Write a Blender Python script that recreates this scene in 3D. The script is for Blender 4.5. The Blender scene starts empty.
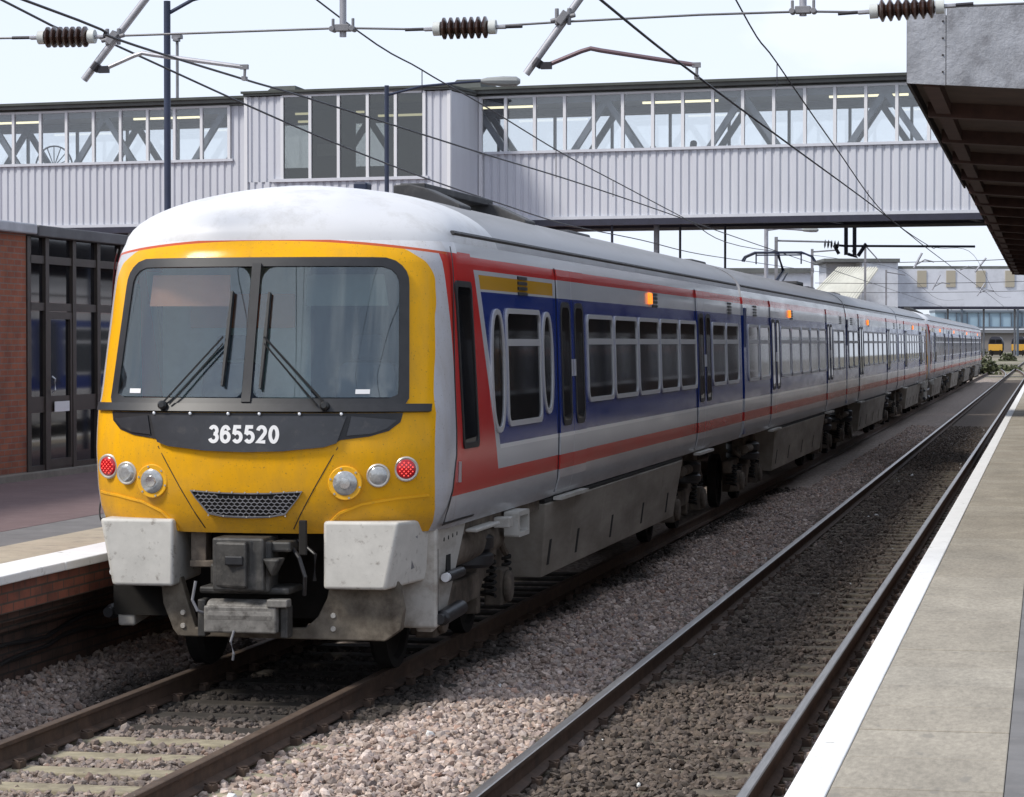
import bpy, bmesh, math, random
import numpy as np
from mathutils import Vector, Matrix

random.seed(7)
S = bpy.context.scene
COL = S.collection

# ------------------------------------------------------------------ camera
F_PX, W_PX, H_PX = 2650.0, 1024.0, 797.0
CAM = Vector((0.0, 0.0, 2.58))
YAW = math.atan(536.0 / 2650.0)
PITCH = math.atan(56.0 / 2650.0)
cam_d = bpy.data.cameras.new('camera')
cam_d.sensor_fit = 'HORIZONTAL'
cam_d.sensor_width = 36.0
cam_d.lens = F_PX / W_PX * 36.0
cam_d.clip_start, cam_d.clip_end = 0.1, 6000.0
cam = bpy.data.objects.new('camera', cam_d)
cam.location = CAM
cam.rotation_euler = (math.pi / 2 - PITCH, 0, YAW)
COL.objects.link(cam)
S.camera = cam

# ------------------------------------------------------------------ light
SUN_DIR = Vector((-0.58, -0.46, 0.80)).normalized()          # towards the sun
SUN_EL = math.asin(SUN_DIR.z)
SUN_AZ = math.atan2(SUN_DIR.x, SUN_DIR.y)
sun_d = bpy.data.lights.new('sun', 'SUN')
sun_d.energy = 2.4
sun_d.angle = math.radians(12.0)
sun_d.color = (1.0, 0.95, 0.87)
sun = bpy.data.objects.new('sun', sun_d)
sun.rotation_euler = SUN_DIR.to_track_quat('Z', 'Y').to_euler()
sun.location = (-20, -10, 30)
COL.objects.link(sun)

wd = bpy.data.worlds.new('World')
S.world = wd
wd.use_nodes = True
wn, wl = wd.node_tree.nodes, wd.node_tree.links
wn.clear()
w_out = wn.new('ShaderNodeOutputWorld')
w_bg = wn.new('ShaderNodeBackground')
w_bg.inputs['Strength'].default_value = 0.10
w_sky = wn.new('ShaderNodeTexSky')
w_sky.sky_type = 'NISHITA'
w_sky.sun_disc = False
w_sky.sun_elevation = SUN_EL
w_sky.sun_rotation = SUN_AZ
w_tc = wn.new('ShaderNodeTexCoord')
w_map = wn.new('ShaderNodeMapping')
w_map.inputs['Scale'].default_value = (2.2, 2.2, 5.0)
w_noise = wn.new('ShaderNodeTexNoise')
w_noise.inputs['Scale'].default_value = 1.6
w_noise.inputs['Detail'].default_value = 6.0
w_noise.inputs['Roughness'].default_value = 0.55
w_ramp = wn.new('ShaderNodeValToRGB')
w_ramp.color_ramp.elements[0].position = 0.36
w_ramp.color_ramp.elements[0].color = (0.0, 0.0, 0.0, 1)
w_ramp.color_ramp.elements[1].position = 0.58
w_ramp.color_ramp.elements[1].color = (1, 1, 1, 1)
w_mix = wn.new('ShaderNodeMix')
w_mix.data_type = 'RGBA'
w_mix.inputs['B'].default_value = (6.9, 7.5, 8.7, 1)
wl.new(w_tc.outputs['Generated'], w_map.inputs['Vector'])
wl.new(w_map.outputs['Vector'], w_noise.inputs['Vector'])
wl.new(w_noise.outputs['Fac'], w_ramp.inputs['Fac'])
# cloud deck: closed near the horizon, broken overhead
w_sep = wn.new('ShaderNodeSeparateXYZ')
w_el = wn.new('ShaderNodeMapRange')
w_el.interpolation_type = 'SMOOTHSTEP'
w_el.inputs['From Min'].default_value = 0.10
w_el.inputs['From Max'].default_value = 0.42
w_el.inputs['To Min'].default_value = 0.86
w_el.inputs['To Max'].default_value = 0.45
w_max = wn.new('ShaderNodeMath')
w_max.operation = 'MAXIMUM'
wl.new(w_tc.outputs['Generated'], w_sep.inputs[0])
wl.new(w_sep.outputs['Z'], w_el.inputs['Value'])
wl.new(w_el.outputs['Result'], w_max.inputs[0])
wl.new(w_ramp.outputs['Color'], w_max.inputs[1])
wl.new(w_max.outputs[0], w_mix.inputs['Factor'])
wl.new(w_sky.outputs['Color'], w_mix.inputs['A'])
wl.new(w_mix.outputs['Result'], w_bg.inputs['Color'])
wl.new(w_bg.outputs['Background'], w_out.inputs['Surface'])

S.view_settings.view_transform = 'Standard'
S.view_settings.look = 'None'
S.view_settings.gamma = 1.0
S.view_settings.exposure = 0.45
S.view_settings.use_curve_mapping = False
S.cycles.max_bounces = 8
S.cycles.transparent_max_bounces = 16
S.cycles.caustics_reflective = False
S.cycles.caustics_refractive = False

# ------------------------------------------------------------------ survey helpers: sight lines cut by a known plane
_R = cam.rotation_euler.to_matrix()


def ray(px, py):
    v = Vector(((px - W_PX / 2) / F_PX, -(py - H_PX / 2) / F_PX, -1.0))
    return _R @ v


def at_X(px, py, X):
    r = ray(px, py)
    return CAM + r * ((X - CAM.x) / r.x)


def at_Y(px, py, Y):
    r = ray(px, py)
    return CAM + r * ((Y - CAM.y) / r.y)


def at_D(px, py, D):
    return CAM + ray(px, py) * D


# ------------------------------------------------------------------ materials
def nmat(name):
    m = bpy.data.materials.new(name)
    m.use_nodes = True
    nt = m.node_tree
    b = nt.nodes['Principled BSDF']
    return m, nt, b


def mathn(nt, op, a, b=None, c=None, clamp=False):
    n = nt.nodes.new('ShaderNodeMath')
    n.operation = op
    n.use_clamp = clamp
    for i, v in enumerate((a, b, c)):
        if v is None:
            continue
        if isinstance(v, (int, float)):
            n.inputs[i].default_value = v
        else:
            nt.links.new(v, n.inputs[i])
    return n.outputs[0]


def mixc(nt, fac, a, b, blend='MIX'):
    n = nt.nodes.new('ShaderNodeMix')
    n.data_type = 'RGBA'
    n.blend_type = blend
    for k, v in (('Factor', fac), ('A', a), ('B', b)):
        if isinstance(v, (int, float)):
            n.inputs[k].default_value = v
        elif isinstance(v, (tuple, list)):
            n.inputs[k].default_value = (v[0], v[1], v[2], 1)
        else:
            nt.links.new(v, n.inputs[k])
    return n.outputs['Result']


def noise(nt, scale, detail=5, rough=0.6, coord='Object', stretch=None):
    tc = nt.nodes.new('ShaderNodeTexCoord')
    n = nt.nodes.new('ShaderNodeTexNoise')
    n.inputs['Scale'].default_value = scale
    n.inputs['Detail'].default_value = detail
    n.inputs['Roughness'].default_value = rough
    src = tc.outputs[coord]
    if stretch:
        mp = nt.nodes.new('ShaderNodeMapping')
        mp.inputs['Scale'].default_value = stretch
        nt.links.new(src, mp.inputs['Vector'])
        src = mp.outputs['Vector']
    nt.links.new(src, n.inputs['Vector'])
    return n.outputs['Fac']


def ramp(nt, fac, stops):
    n = nt.nodes.new('ShaderNodeValToRGB')
    e = n.color_ramp.elements
    while len(e) < len(stops):
        e.new(0.5)
    for i, (p, c) in enumerate(stops):
        e[i].position = p
        c = (c, c, c) if isinstance(c, (int, float)) else c
        e[i].color = (c[0], c[1], c[2], 1)
    nt.links.new(fac, n.inputs['Fac'])
    return n.outputs['Color']


def bump(nt, b, h, strength=0.3, dist=0.01):
    n = nt.nodes.new('ShaderNodeBump')
    n.inputs['Strength'].default_value = strength
    n.inputs['Distance'].default_value = dist
    nt.links.new(h, n.inputs['Height'])
    nt.links.new(n.outputs['Normal'], b.inputs['Normal'])


def simple(name, col, rough=0.6, metal=0.0, var=0.0, vscale=6.0, dirt=None, dscale=3.0, damt=(0.5, 0.75),
           bmp=0.0, bscale=40.0, bdist=0.004, spec=0.5, coat=0.0, stretch=None):
    """paint / metal / masonry with uneven tone and grime patches"""
    m, nt, b = nmat(name)
    c = col
    if var:
        f = noise(nt, vscale, 6, 0.65, stretch=stretch)
        lo = tuple(x * (1 - var) for x in col)
        hi = tuple(min(1, x * (1 + var)) for x in col)
        c = ramp(nt, f, [(0.3, lo), (0.7, hi)])
    if dirt is not None:
        f = noise(nt, dscale, 8, 0.7, stretch=stretch)
        mk = ramp(nt, f, [(damt[0], 0.0), (damt[1], 1.0)])
        c = mixc(nt, mk, c, dirt)
    if isinstance(c, tuple):
        b.inputs['Base Color'].default_value = (*c, 1)
    else:
        nt.links.new(c, b.inputs['Base Color'])
    b.inputs['Roughness'].default_value = rough
    b.inputs['Metallic'].default_value = metal
    b.inputs['Specular IOR Level'].default_value = spec
    b.inputs['Coat Weight'].default_value = coat
    if bmp:
        bump(nt, b, noise(nt, bscale, 6, 0.7), bmp, bdist)
    return m


def glass_mat(name, tint=(0.80, 0.86, 0.86), refl=0.13):
    m = bpy.data.materials.new(name)
    m.use_nodes = True
    nt = m.node_tree
    nt.nodes.clear()
    o = nt.nodes.new('ShaderNodeOutputMaterial')
    t = nt.nodes.new('ShaderNodeBsdfTransparent')
    t.inputs['Color'].default_value = (*tint, 1)
    g = nt.nodes.new('ShaderNodeBsdfGlossy')
    g.inputs['Roughness'].default_value = 0.02
    x = nt.nodes.new('ShaderNodeMixShader')
    x.inputs[0].default_value = refl
    nt.links.new(t.outputs[0], x.inputs[1])
    nt.links.new(g.outputs[0], x.inputs[2])
    nt.links.new(x.outputs[0], o.inputs['Surface'])
    return m


def brick_mat(name, c1, c2, mortar, scale=1.0, axis='YZ', dirt=None, damt=(0.5, 0.8)):
    m, nt, b = nmat(name)
    tc = nt.nodes.new('ShaderNodeTexCoord')
    sp = nt.nodes.new('ShaderNodeSeparateXYZ')
    cb = nt.nodes.new('ShaderNodeCombineXYZ')
    nt.links.new(tc.outputs['Object'], sp.inputs[0])
    nt.links.new(sp.outputs[axis[0]], cb.inputs[0])
    nt.links.new(sp.outputs[axis[1]], cb.inputs[1])
    bt = nt.nodes.new('ShaderNodeTexBrick')
    bt.inputs['Color1'].default_value = (*c1, 1)
    bt.inputs['Color2'].default_value = (*c2, 1)
    bt.inputs['Mortar'].default_value = (*mortar, 1)
    bt.inputs['Scale'].default_value = scale
    bt.inputs['Brick Width'].default_value = 0.225
    bt.inputs['Row Height'].default_value = 0.075
    bt.inputs['Mortar Size'].default_value = 0.008
    bt.inputs['Mortar Smooth'].default_value = 0.1
    nt.links.new(cb.outputs[0], bt.inputs['Vector'])
    c = bt.outputs['Color']
    f = noise(nt, 1.7, 6, 0.7)
    c = mixc(nt, 1.0, c, ramp(nt, f, [(0.3, 0.65), (0.7, 1.2)]), 'MULTIPLY')
    if dirt:
        f = noise(nt, 2.3, 8, 0.7)
        c = mixc(nt, ramp(nt, f, [(damt[0], 0), (damt[1], 1)]), c, dirt)
    nt.links.new(c, b.inputs['Base Color'])
    b.inputs['Roughness'].default_value = 0.9
    inv = mathn(nt, 'SUBTRACT', 1.0, bt.outputs['Fac'])
    bump(nt, b, inv, 0.5, 0.006)
    return m


M = {}
M['roof_white'] = None
M['black_rubber'] = simple('black_rubber', (0.018, 0.018, 0.02), 0.45, var=0.3, vscale=9)
M['slate_panel'] = simple('slate_panel', (0.035, 0.037, 0.043), 0.35, var=0.2, vscale=5, dirt=(0.09, 0.085, 0.08), dscale=9, damt=(0.55, 0.85))
M['wiper'] = simple('wiper_black', (0.012, 0.012, 0.012), 0.4)
M['metal_trim'] = simple('metal_trim', (0.55, 0.56, 0.58), 0.35, 0.6)
M['window_frame'] = simple('window_frame_alloy', (0.62, 0.62, 0.64), 0.35, 0.35)
M['buffer_paint'] = simple('buffer_cover_paint', (0.56, 0.545, 0.505), 0.55, var=0.10, vscale=7,
                           dirt=(0.13, 0.10, 0.075), dscale=13, damt=(0.57, 0.74), bmp=0.15, bscale=18)
M['coupler'] = simple('coupler_steel', (0.055, 0.053, 0.05), 0.55, 0.3, var=0.4, vscale=9, dirt=(0.16, 0.15, 0.135), dscale=7, damt=(0.5, 0.8), bmp=0.3)
M['coupler_light'] = simple('coupler_cover', (0.20, 0.19, 0.175), 0.6, 0.2, var=0.3, vscale=14, dirt=(0.04, 0.035, 0.03), dscale=9, damt=(0.5, 0.7), bmp=0.3)
M['under_dark'] = simple('underframe_dark', (0.012, 0.0105, 0.009), 0.92, var=0.4, vscale=6, bmp=0.3)
M['bogie'] = simple('bogie_grime', (0.15, 0.122, 0.096), 0.9, var=0.45, vscale=5, dirt=(0.06, 0.048, 0.037), dscale=4, damt=(0.45, 0.7), bmp=0.4)
M['skirt'] = simple('skirt_paint', (0.33, 0.295, 0.25), 0.75, var=0.25, vscale=2.0, dirt=(0.13, 0.105, 0.08), dscale=1.6, damt=(0.42, 0.8), stretch=(1, .22, 1))
M['valance'] = simple('valance_paint', (0.50, 0.48, 0.44), 0.6, var=0.12, vscale=3, dirt=(0.20, 0.16, 0.12), dscale=3.2, damt=(0.46, 0.75), stretch=(1, .3, 1))
M['deflector'] = simple('deflector_paint', (0.17, 0.145, 0.112), 0.75, var=0.3, vscale=5, dirt=(0.055, 0.042, 0.03), dscale=4, damt=(0.42, 0.65), bmp=0.2)
M['train_glass'] = None
M['red_lens'] = simple('red_lens', (0.42, 0.006, 0.012), 0.2, coat=0.5)
M['red_led'] = simple('red_led', (0.75, 0.05, 0.05), 0.3)
M['red_led'].node_tree.nodes['Principled BSDF'].inputs['Emission Color'].default_value = (1.0, 0.10, 0.08, 1)
M['red_led'].node_tree.nodes['Principled BSDF'].inputs['Emission Strength'].default_value = 0.9
M['white_lens'] = simple('white_lens', (0.40, 0.41, 0.41), 0.15, 0.35, coat=0.8, var=0.2, vscale=40)
M['lamp_rim'] = simple('lamp_rim', (0.50, 0.48, 0.44), 0.4, 0.5)
M['yellow_rim'] = simple('yellow_rim', (0.84, 0.43, 0.014), 0.4, var=0.1, dirt=(0.3, 0.2, 0.06), dscale=12, damt=(0.55, 0.8))
M['reflector'] = simple('lamp_reflector', (0.75, 0.77, 0.78), 0.18, 0.9)
M['white_text'] = simple('white_lettering', (0.80, 0.80, 0.80), 0.5)
M['orange_lamp'] = None
M['roof_dark'] = simple('roof_equipment_dark', (0.045, 0.045, 0.048), 0.6, var=0.3, vscale=4, dirt=(0.12, 0.115, 0.11), dscale=3)
M['roof_grey'] = simple('roof_equipment_grey', (0.27, 0.27, 0.275), 0.6, var=0.2, vscale=3)
M['gangway_blue'] = simple('end_pillar_blue', (0.013, 0.030, 0.125), 0.4)
M['rail_rust'] = simple('rail_rust', (0.085, 0.052, 0.035), 0.8, var=0.35, vscale=7, dirt=(0.035, 0.025, 0.02), dscale=4, bmp=0.3, bscale=60)
M['rail_top'] = simple('rail_running_surface', (0.33, 0.31, 0.29), 0.35, 0.8, var=0.25, vscale=4, stretch=(6, 0.4, 1))
M['rail_top_dull'] = simple('rail_head_dull', (0.14, 0.10, 0.075), 0.55, 0.5, var=0.3, vscale=6)
M['sleeper'] = simple('sleeper_concrete', (0.33, 0.29, 0.20), 0.9, var=0.25, vscale=5, dirt=(0.12, 0.095, 0.07), dscale=4, damt=(0.45, 0.75), bmp=0.4, bscale=50)
M['sleeper_dirty'] = simple('sleeper_concrete_dirty', (0.15, 0.125, 0.092), 0.95, var=0.3, vscale=5, dirt=(0.05, 0.042, 0.034), dscale=4, damt=(0.42, 0.7), bmp=0.4, bscale=50)
M['sleeper_shaded'] = simple('sleeper_concrete_shaded', (0.035, 0.029, 0.023), 0.8, var=0.4, vscale=5)  # near-black concrete: the shade under the train put into the colour
M['clip'] = simple('clip_rust', (0.07, 0.045, 0.032), 0.8, var=0.3)
M['white_paint'] = simple('platform_white_paint', (0.80, 0.80, 0.79), 0.75, var=0.05, vscale=4, dirt=(0.36, 0.34, 0.31), dscale=9, damt=(0.60, 0.72), bmp=0.2, bscale=60)
M['slab'] = None
M['slab_cream'] = simple('platform_slab_cream', (0.42, 0.36, 0.27), 0.9, var=0.12, vscale=3, dirt=(0.25, 0.22, 0.18), dscale=5, bmp=0.3, bscale=100, bdist=0.003)
M['asphalt'] = simple('asphalt_grey', (0.165, 0.16, 0.158), 0.92, var=0.2, vscale=3, dirt=(0.19, 0.18, 0.175), dscale=8, bmp=0.4, bscale=160, bdist=0.003)
M['asphalt_red'] = simple('asphalt_maroon', (0.155, 0.105, 0.103), 0.92, var=0.12, vscale=1.5, dirt=(0.20, 0.15, 0.145), dscale=6, damt=(0.5, 0.9), bmp=0.4, bscale=160, bdist=0.003)
M['brick'] = brick_mat('red_brick', (0.33, 0.105, 0.052), (0.25, 0.075, 0.042), (0.22, 0.15, 0.12))
M['brick_coping'] = brick_mat('platform_brick', (0.31, 0.105, 0.065), (0.22, 0.075, 0.05), (0.10, 0.075, 0.06), dirt=(0.05, 0.04, 0.035))
M['brick_dark'] = brick_mat('sooty_brick', (0.12, 0.066, 0.048), (0.085, 0.05, 0.038), (0.045, 0.036, 0.03), dirt=(0.022, 0.018, 0.016), damt=(0.45, 0.75))
M['brown_frame'] = simple('brown_window_frame', (0.042, 0.032, 0.026), 0.5, var=0.25, vscale=4)
M['navy'] = simple('navy_paint', (0.016, 0.024, 0.055), 0.45, var=0.2)
M['galv'] = simple('galvanised_steel', (0.38, 0.38, 0.41), 0.5, 0.5, var=0.2, vscale=6)
M['galv_dull'] = simple('weathered_steel', (0.22, 0.22, 0.235), 0.6, 0.3, var=0.2)
M['wire'] = simple('wire_copper_dark', (0.035, 0.033, 0.04), 0.5, 0.5)
M['wire_steel'] = simple('wire_steel', (0.15, 0.15, 0.16), 0.5, 0.6)
M['porcelain'] = simple('brown_porcelain', (0.045, 0.022, 0.016), 0.2, var=0.2, coat=0.4)
M['insul_cap'] = simple('insulator_cap', (0.55, 0.57, 0.55), 0.5, var=0.15)
M['arm_maroon'] = simple('steady_arm_paint', (0.13, 0.085, 0.10), 0.5, 0.3)
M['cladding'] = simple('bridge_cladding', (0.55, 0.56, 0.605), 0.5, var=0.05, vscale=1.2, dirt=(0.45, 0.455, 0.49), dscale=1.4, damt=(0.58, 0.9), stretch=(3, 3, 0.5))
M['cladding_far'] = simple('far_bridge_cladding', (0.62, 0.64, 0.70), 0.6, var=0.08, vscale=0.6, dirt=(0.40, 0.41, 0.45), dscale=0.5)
M['bridge_beam'] = simple('bridge_beam', (0.022, 0.022, 0.040), 0.5, var=0.25)
M['mullion'] = simple('window_mullion', (0.68, 0.68, 0.70), 0.45)
M['bridge_roof'] = simple('bridge_roof_felt', (0.060, 0.066, 0.060), 0.8, var=0.3, vscale=1.2)
M['bridge_fascia'] = simple('bridge_fascia', (0.12, 0.125, 0.12), 0.7, var=0.2, vscale=1.2)
M['inside_grey'] = simple('bridge_inside', (0.27, 0.28, 0.275), 0.7, var=0.1, vscale=1)
M['truss'] = simple('truss_paint', (0.11, 0.125, 0.15), 0.5, var=0.1)
M['bridge_glass'] = glass_mat('bridge_glass', (0.96, 0.97, 0.975), 0.10)
M['bridge_glass_dark'] = glass_mat('landing_glass', (0.55, 0.56, 0.54), 0.10)
M['canopy_sheet'] = simple('canopy_lead_sheet', (0.33, 0.34, 0.37), 0.6, 0.2, var=0.22, vscale=4, dirt=(0.16, 0.16, 0.175), dscale=5, damt=(0.48, 0.72), bmp=0.6, bscale=6, bdist=0.03)
M['canopy_wood'] = simple('canopy_soffit', (0.085, 0.054, 0.040), 0.8, var=0.3, vscale=3, dirt=(0.12, 0.068, 0.048), dscale=4)
M['canopy_edge'] = simple('canopy_edge_dark', (0.03, 0.024, 0.023), 0.7, var=0.3)
M['canopy_beam'] = simple('canopy_beam_paint', (0.075, 0.036, 0.027), 0.7, var=0.3)
M['cloth_dark'] = simple('dark_coat', (0.02, 0.022, 0.03), 0.9)
M['skin'] = simple('skin', (0.35, 0.2, 0.14), 0.6)
M['loco_yellow'] = simple('loco_yellow', (0.50, 0.27, 0.025), 0.5, var=0.1)
M['loco_dark'] = simple('loco_dark', (0.03, 0.03, 0.045), 0.5)
M['leaf'] = simple('shrub_leaf', (0.075, 0.085, 0.042), 0.9, var=0.5, vscale=0.6)
M['sign_yellow'] = simple('sign_yellow', (0.55, 0.60, 0.03), 0.5)
M['sign_white'] = simple('sign_white', (0.75, 0.75, 0.76), 0.5)
M['cable'] = simple('cable_black', (0.012, 0.012, 0.014), 0.6)
M['blind'] = simple('blind_cream', (0.42, 0.38, 0.30), 0.8)
M['roof_sheet'] = simple('stair_roof_sheet', (0.48, 0.48, 0.43), 0.7, var=0.15, vscale=1)


def slab_mat():
    """paving slabs: each row its own tone, wear and a few dark spots"""
    m, nt, b = nmat('platform_slab')
    tc = nt.nodes.new('ShaderNodeTexCoord')
    sp = nt.nodes.new('ShaderNodeSeparateXYZ')
    nt.links.new(tc.outputs['Object'], sp.inputs[0])
    row = mathn(nt, 'FLOOR', mathn(nt, 'DIVIDE', mathn(nt, 'ADD', sp.outputs[1], 6.0), 0.76))
    wn_ = nt.nodes.new('ShaderNodeTexWhiteNoise')
    wn_.noise_dimensions = '1D'
    nt.links.new(row, wn_.inputs['W'])
    c = ramp(nt, wn_.outputs['Value'], [(0.0, (0.315, 0.28, 0.225)), (1.0, (0.375, 0.34, 0.28))])
    c = mixc(nt, 1.0, c, ramp(nt, noise(nt, 2.6, 6, 0.65, stretch=(1, .4, 1)), [(0.3, 0.80), (0.7, 1.12)]), 'MULTIPLY')
    c = mixc(nt, 1.0, c, ramp(nt, noise(nt, 42, 5, 0.75, stretch=(1, .3, 1)), [(0.3, 0.74), (0.7, 1.20)]), 'MULTIPLY')
    c = mixc(nt, ramp(nt, noise(nt, 11, 3, 0.5, stretch=(1, .35, 1)), [(0.64, 0.0), (0.72, 0.55)]), c, (0.20, 0.185, 0.16))
    nt.links.new(c, b.inputs['Base Color'])
    b.inputs['Roughness'].default_value = 0.9
    bump(nt, b, noise(nt, 150, 4, 0.7), 0.2, 0.002)
    return m


M['slab'] = slab_mat()


def _glass_train():
    m, nt, b = nmat('train_window_glass')
    f = noise(nt, 1.1, 4, 0.6)
    c = ramp(nt, f, [(0.35, (0.006, 0.007, 0.008)), (0.7, (0.022, 0.022, 0.022))])
    nt.links.new(c, b.inputs['Base Color'])
    b.inputs['Roughness'].default_value = 0.04
    b.inputs['IOR'].default_value = 1.24
    M['train_glass'] = m
    M['windscreen'] = glass_mat('windscreen_glass', (0.82, 0.92, 0.93), 0.11)
    M['cab_wall'] = simple('cab_wall', (0.50, 0.55, 0.53), 0.7, var=.15)
    M['cab_dark'] = simple('cab_dark', (0.045, 0.042, 0.055), 0.6, var=.2)
    M['cab_reflection_warm'] = simple('cab_reflection_warm', (0.70, 0.22, 0.12), 0.7, var=.1)  # salmon stands in for a warm reflection in the left pane
    M['cab_seat'] = simple('cab_seat', (0.10, 0.10, 0.13), 0.9, var=.2)
    M['cab_blind'] = simple('cab_blind', (0.16, 0.15, 0.13), 0.8)
    m2, nt2, b2 = nmat('windscreen_dark')
    b2.inputs['Base Color'].default_value = (0.030, 0.040, 0.040, 1)
    b2.inputs['Roughness'].default_value = 0.03
    b2.inputs['IOR'].default_value = 2.3
    m3, nt3, b3 = nmat('door_indicator_lamp')
    b3.inputs['Base Color'].default_value = (0.9, 0.25, 0.02, 1)
    b3.inputs['Emission Color'].default_value = (1.0, 0.22, 0.02, 1)
    b3.inputs['Emission Strength'].default_value = 1.2
    M['orange_lamp'] = m3
    m4, nt4, b4 = nmat('strip_light')
    b4.inputs['Base Color'].default_value = (0.9, 0.85, 0.6, 1)
    b4.inputs['Emission Color'].default_value = (1.0, 0.93, 0.62, 1)
    b4.inputs['Emission Strength'].default_value = 1.0
    M['tube_light'] = m4
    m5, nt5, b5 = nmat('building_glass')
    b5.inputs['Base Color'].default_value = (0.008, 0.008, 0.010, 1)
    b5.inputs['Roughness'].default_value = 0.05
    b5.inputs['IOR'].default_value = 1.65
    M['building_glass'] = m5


_glass_train()

YELLOW = (0.90, 0.45, 0.011)
RED = (0.60, 0.040, 0.038)
BLUE = (0.011, 0.036, 0.215)
GREY = (0.56, 0.565, 0.59)
WHITE = (0.72, 0.72, 0.74)


def tab(nt, v, stops):
    """piecewise-linear lookup of a coordinate"""
    a, b = stops[0][0], stops[-1][0]
    u = mathn(nt, 'DIVIDE', mathn(nt, 'SUBTRACT', v, a), b - a, clamp=True)
    n = nt.nodes.new('ShaderNodeValToRGB')
    n.color_ramp.interpolation = 'CARDINAL'
    e = n.color_ramp.elements
    while len(e) < len(stops):
        e.new(0.5)
    for i, (p, c) in enumerate(stops):
        e[i].position = (p - a) / (b - a)
        e[i].color = (c, c, c, 1)
    nt.links.new(u, n.inputs['Fac'])
    return n.outputs['Color']


def livery(name, cab):
    """painted bands by height and distance from the cab end, plus road grime low down"""
    m, nt, b = nmat(name)
    tc = nt.nodes.new('ShaderNodeTexCoord')
    sp = nt.nodes.new('ShaderNodeSeparateXYZ')
    nt.links.new(tc.outputs['Object'], sp.inputs[0])
    x, y, z = sp.outputs
    ax = mathn(nt, 'ABSOLUTE', x)

    def gt(a, t): return mathn(nt, 'GREATER_THAN', a, t)
    def lt(a, t): return mathn(nt, 'LESS_THAN', a, t)
    def AND(a, bb): return mathn(nt, 'MULTIPLY', a, bb)
    def between(a, lo, hi): return AND(gt(a, lo), lt(a, hi))
    # slanted front edge of the coloured panels (leans back downwards)
    if cab:
        s = mathn(nt, 'MULTIPLY_ADD', z, 0.50, y)         # y + .5 z
        s_blue = gt(s, 1.98 + 0.5 * 2.99)
        s_red = gt(s, 1.82 + 0.5 * 2.99)
    c = GREY
    c = mixc(nt, between(z, 3.16, 3.26), c, RED)
    c = mixc(nt, between(z, 1.40, 1.535), c, RED)
    bl = between(z, 1.735, 2.99)
    wl_ = between(z, 1.70, 1.735)
    if cab:
        bl = AND(bl, s_blue)
        wl_ = AND(wl_, s_blue)
    c = mixc(nt, wl_, c, (0.75, 0.75, 0.76))
    c = mixc(nt, bl, c, BLUE)
    if cab:
        yl = AND(AND(between(z, 3.01, 3.125), s_blue), lt(y, 5.15))
        c = mixc(nt, yl, c, (0.62, 0.33, 0.03))
        notred = mathn(nt, 'SUBTRACT', 1.0, s_red)
        blk = AND(notred, between(z, 1.40, 3.285))
        c = mixc(nt, blk, c, RED)
        # grey wedge between the yellow end and the red door: edge bows back at mid height
        yedge = tab(nt, z, [(1.18, .64), (1.27, .67), (1.45, .82), (1.72, .94), (2.20, .925), (2.8, .90), (3.28, .90), (3.4, .90)])
        c = mixc(nt, lt(y, yedge), c, (0.56, 0.56, 0.59))
        top = mathn(nt, 'MULTIPLY_ADD', mathn(nt, 'MULTIPLY', ax, ax), -0.055, 3.375)
        # upper corner of the yellow end is rounded off
        yedge2 = tab(nt, z, [(1.15, .61), (1.3, .57), (1.5, .525), (1.9, .52), (2.4, .63), (2.8, .73), (3.02, .785), (3.13, .785), (3.22, .74), (3.30, .68), (3.37, .64)])
        ye = AND(lt(y, yedge2), lt(z, top))
        c = mixc(nt, ye, c, YELLOW)
        tp2 = mathn(nt, 'SUBTRACT', top, 0.020)
        ln = AND(AND(gt(z, tp2), lt(z, top)), lt(y, 1.0))
        c = mixc(nt, ln, c, (0.58, 0.10, 0.045))
        wh = AND(gt(z, top), lt(y, 1.2))
        c = mixc(nt, wh, c, WHITE)
    # grime
    if cab:
        sk = ramp(nt, noise(nt, 70, 2, 0.5), [(0.66, 0.0), (0.72, 0.5)])
        c = mixc(nt, mathn(nt, 'MULTIPLY', sk, lt(y, 0.9)), c, (0.12, 0.09, 0.05))
        st_ = ramp(nt, noise(nt, 5.0, 6, 0.7, stretch=(1, 1, .35)), [(0.42, 0.0), (0.75, 0.30)])
        c = mixc(nt, mathn(nt, 'MULTIPLY', st_, lt(y, 1.0)), c, (0.30, 0.20, 0.08))
    f = noise(nt, 2.4, 8, 0.7, stretch=(1, 0.3, 1.8))
    low = ramp(nt, mathn(nt, 'MULTIPLY_ADD', z, 1.0, -0.9), [(0.0, 0.75), (0.35, 0.42), (0.75, 0.10), (1.0, 0.03)])
    g = mathn(nt, 'MULTIPLY', ramp(nt, f, [(0.30, 0.25), (0.68, 1.0)]), low)
    c = mixc(nt, g, c, (0.105, 0.085, 0.068))
    f2 = noise(nt, 0.8, 6, 0.6, stretch=(1, .3, 0.5))
    c = mixc(nt, 1.0, c, ramp(nt, f2, [(0.3, 0.90), (0.7, 1.05)]), 'MULTIPLY')
    nt.links.new(c, b.inputs['Base Color'])
    rg = ramp(nt, f, [(0.3, 0.10), (0.7, 0.22)])
    nt.links.new(rg, b.inputs['Roughness'])
    b.inputs['Specular IOR Level'].default_value = 0.12
    b.inputs['Coat Weight'].default_value = 0.0
    b.inputs['Coat Roughness'].default_value = 0.08
    bump(nt, b, noise(nt, 1.3, 2, 0.5), 0.06, 0.02)
    return m


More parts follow.
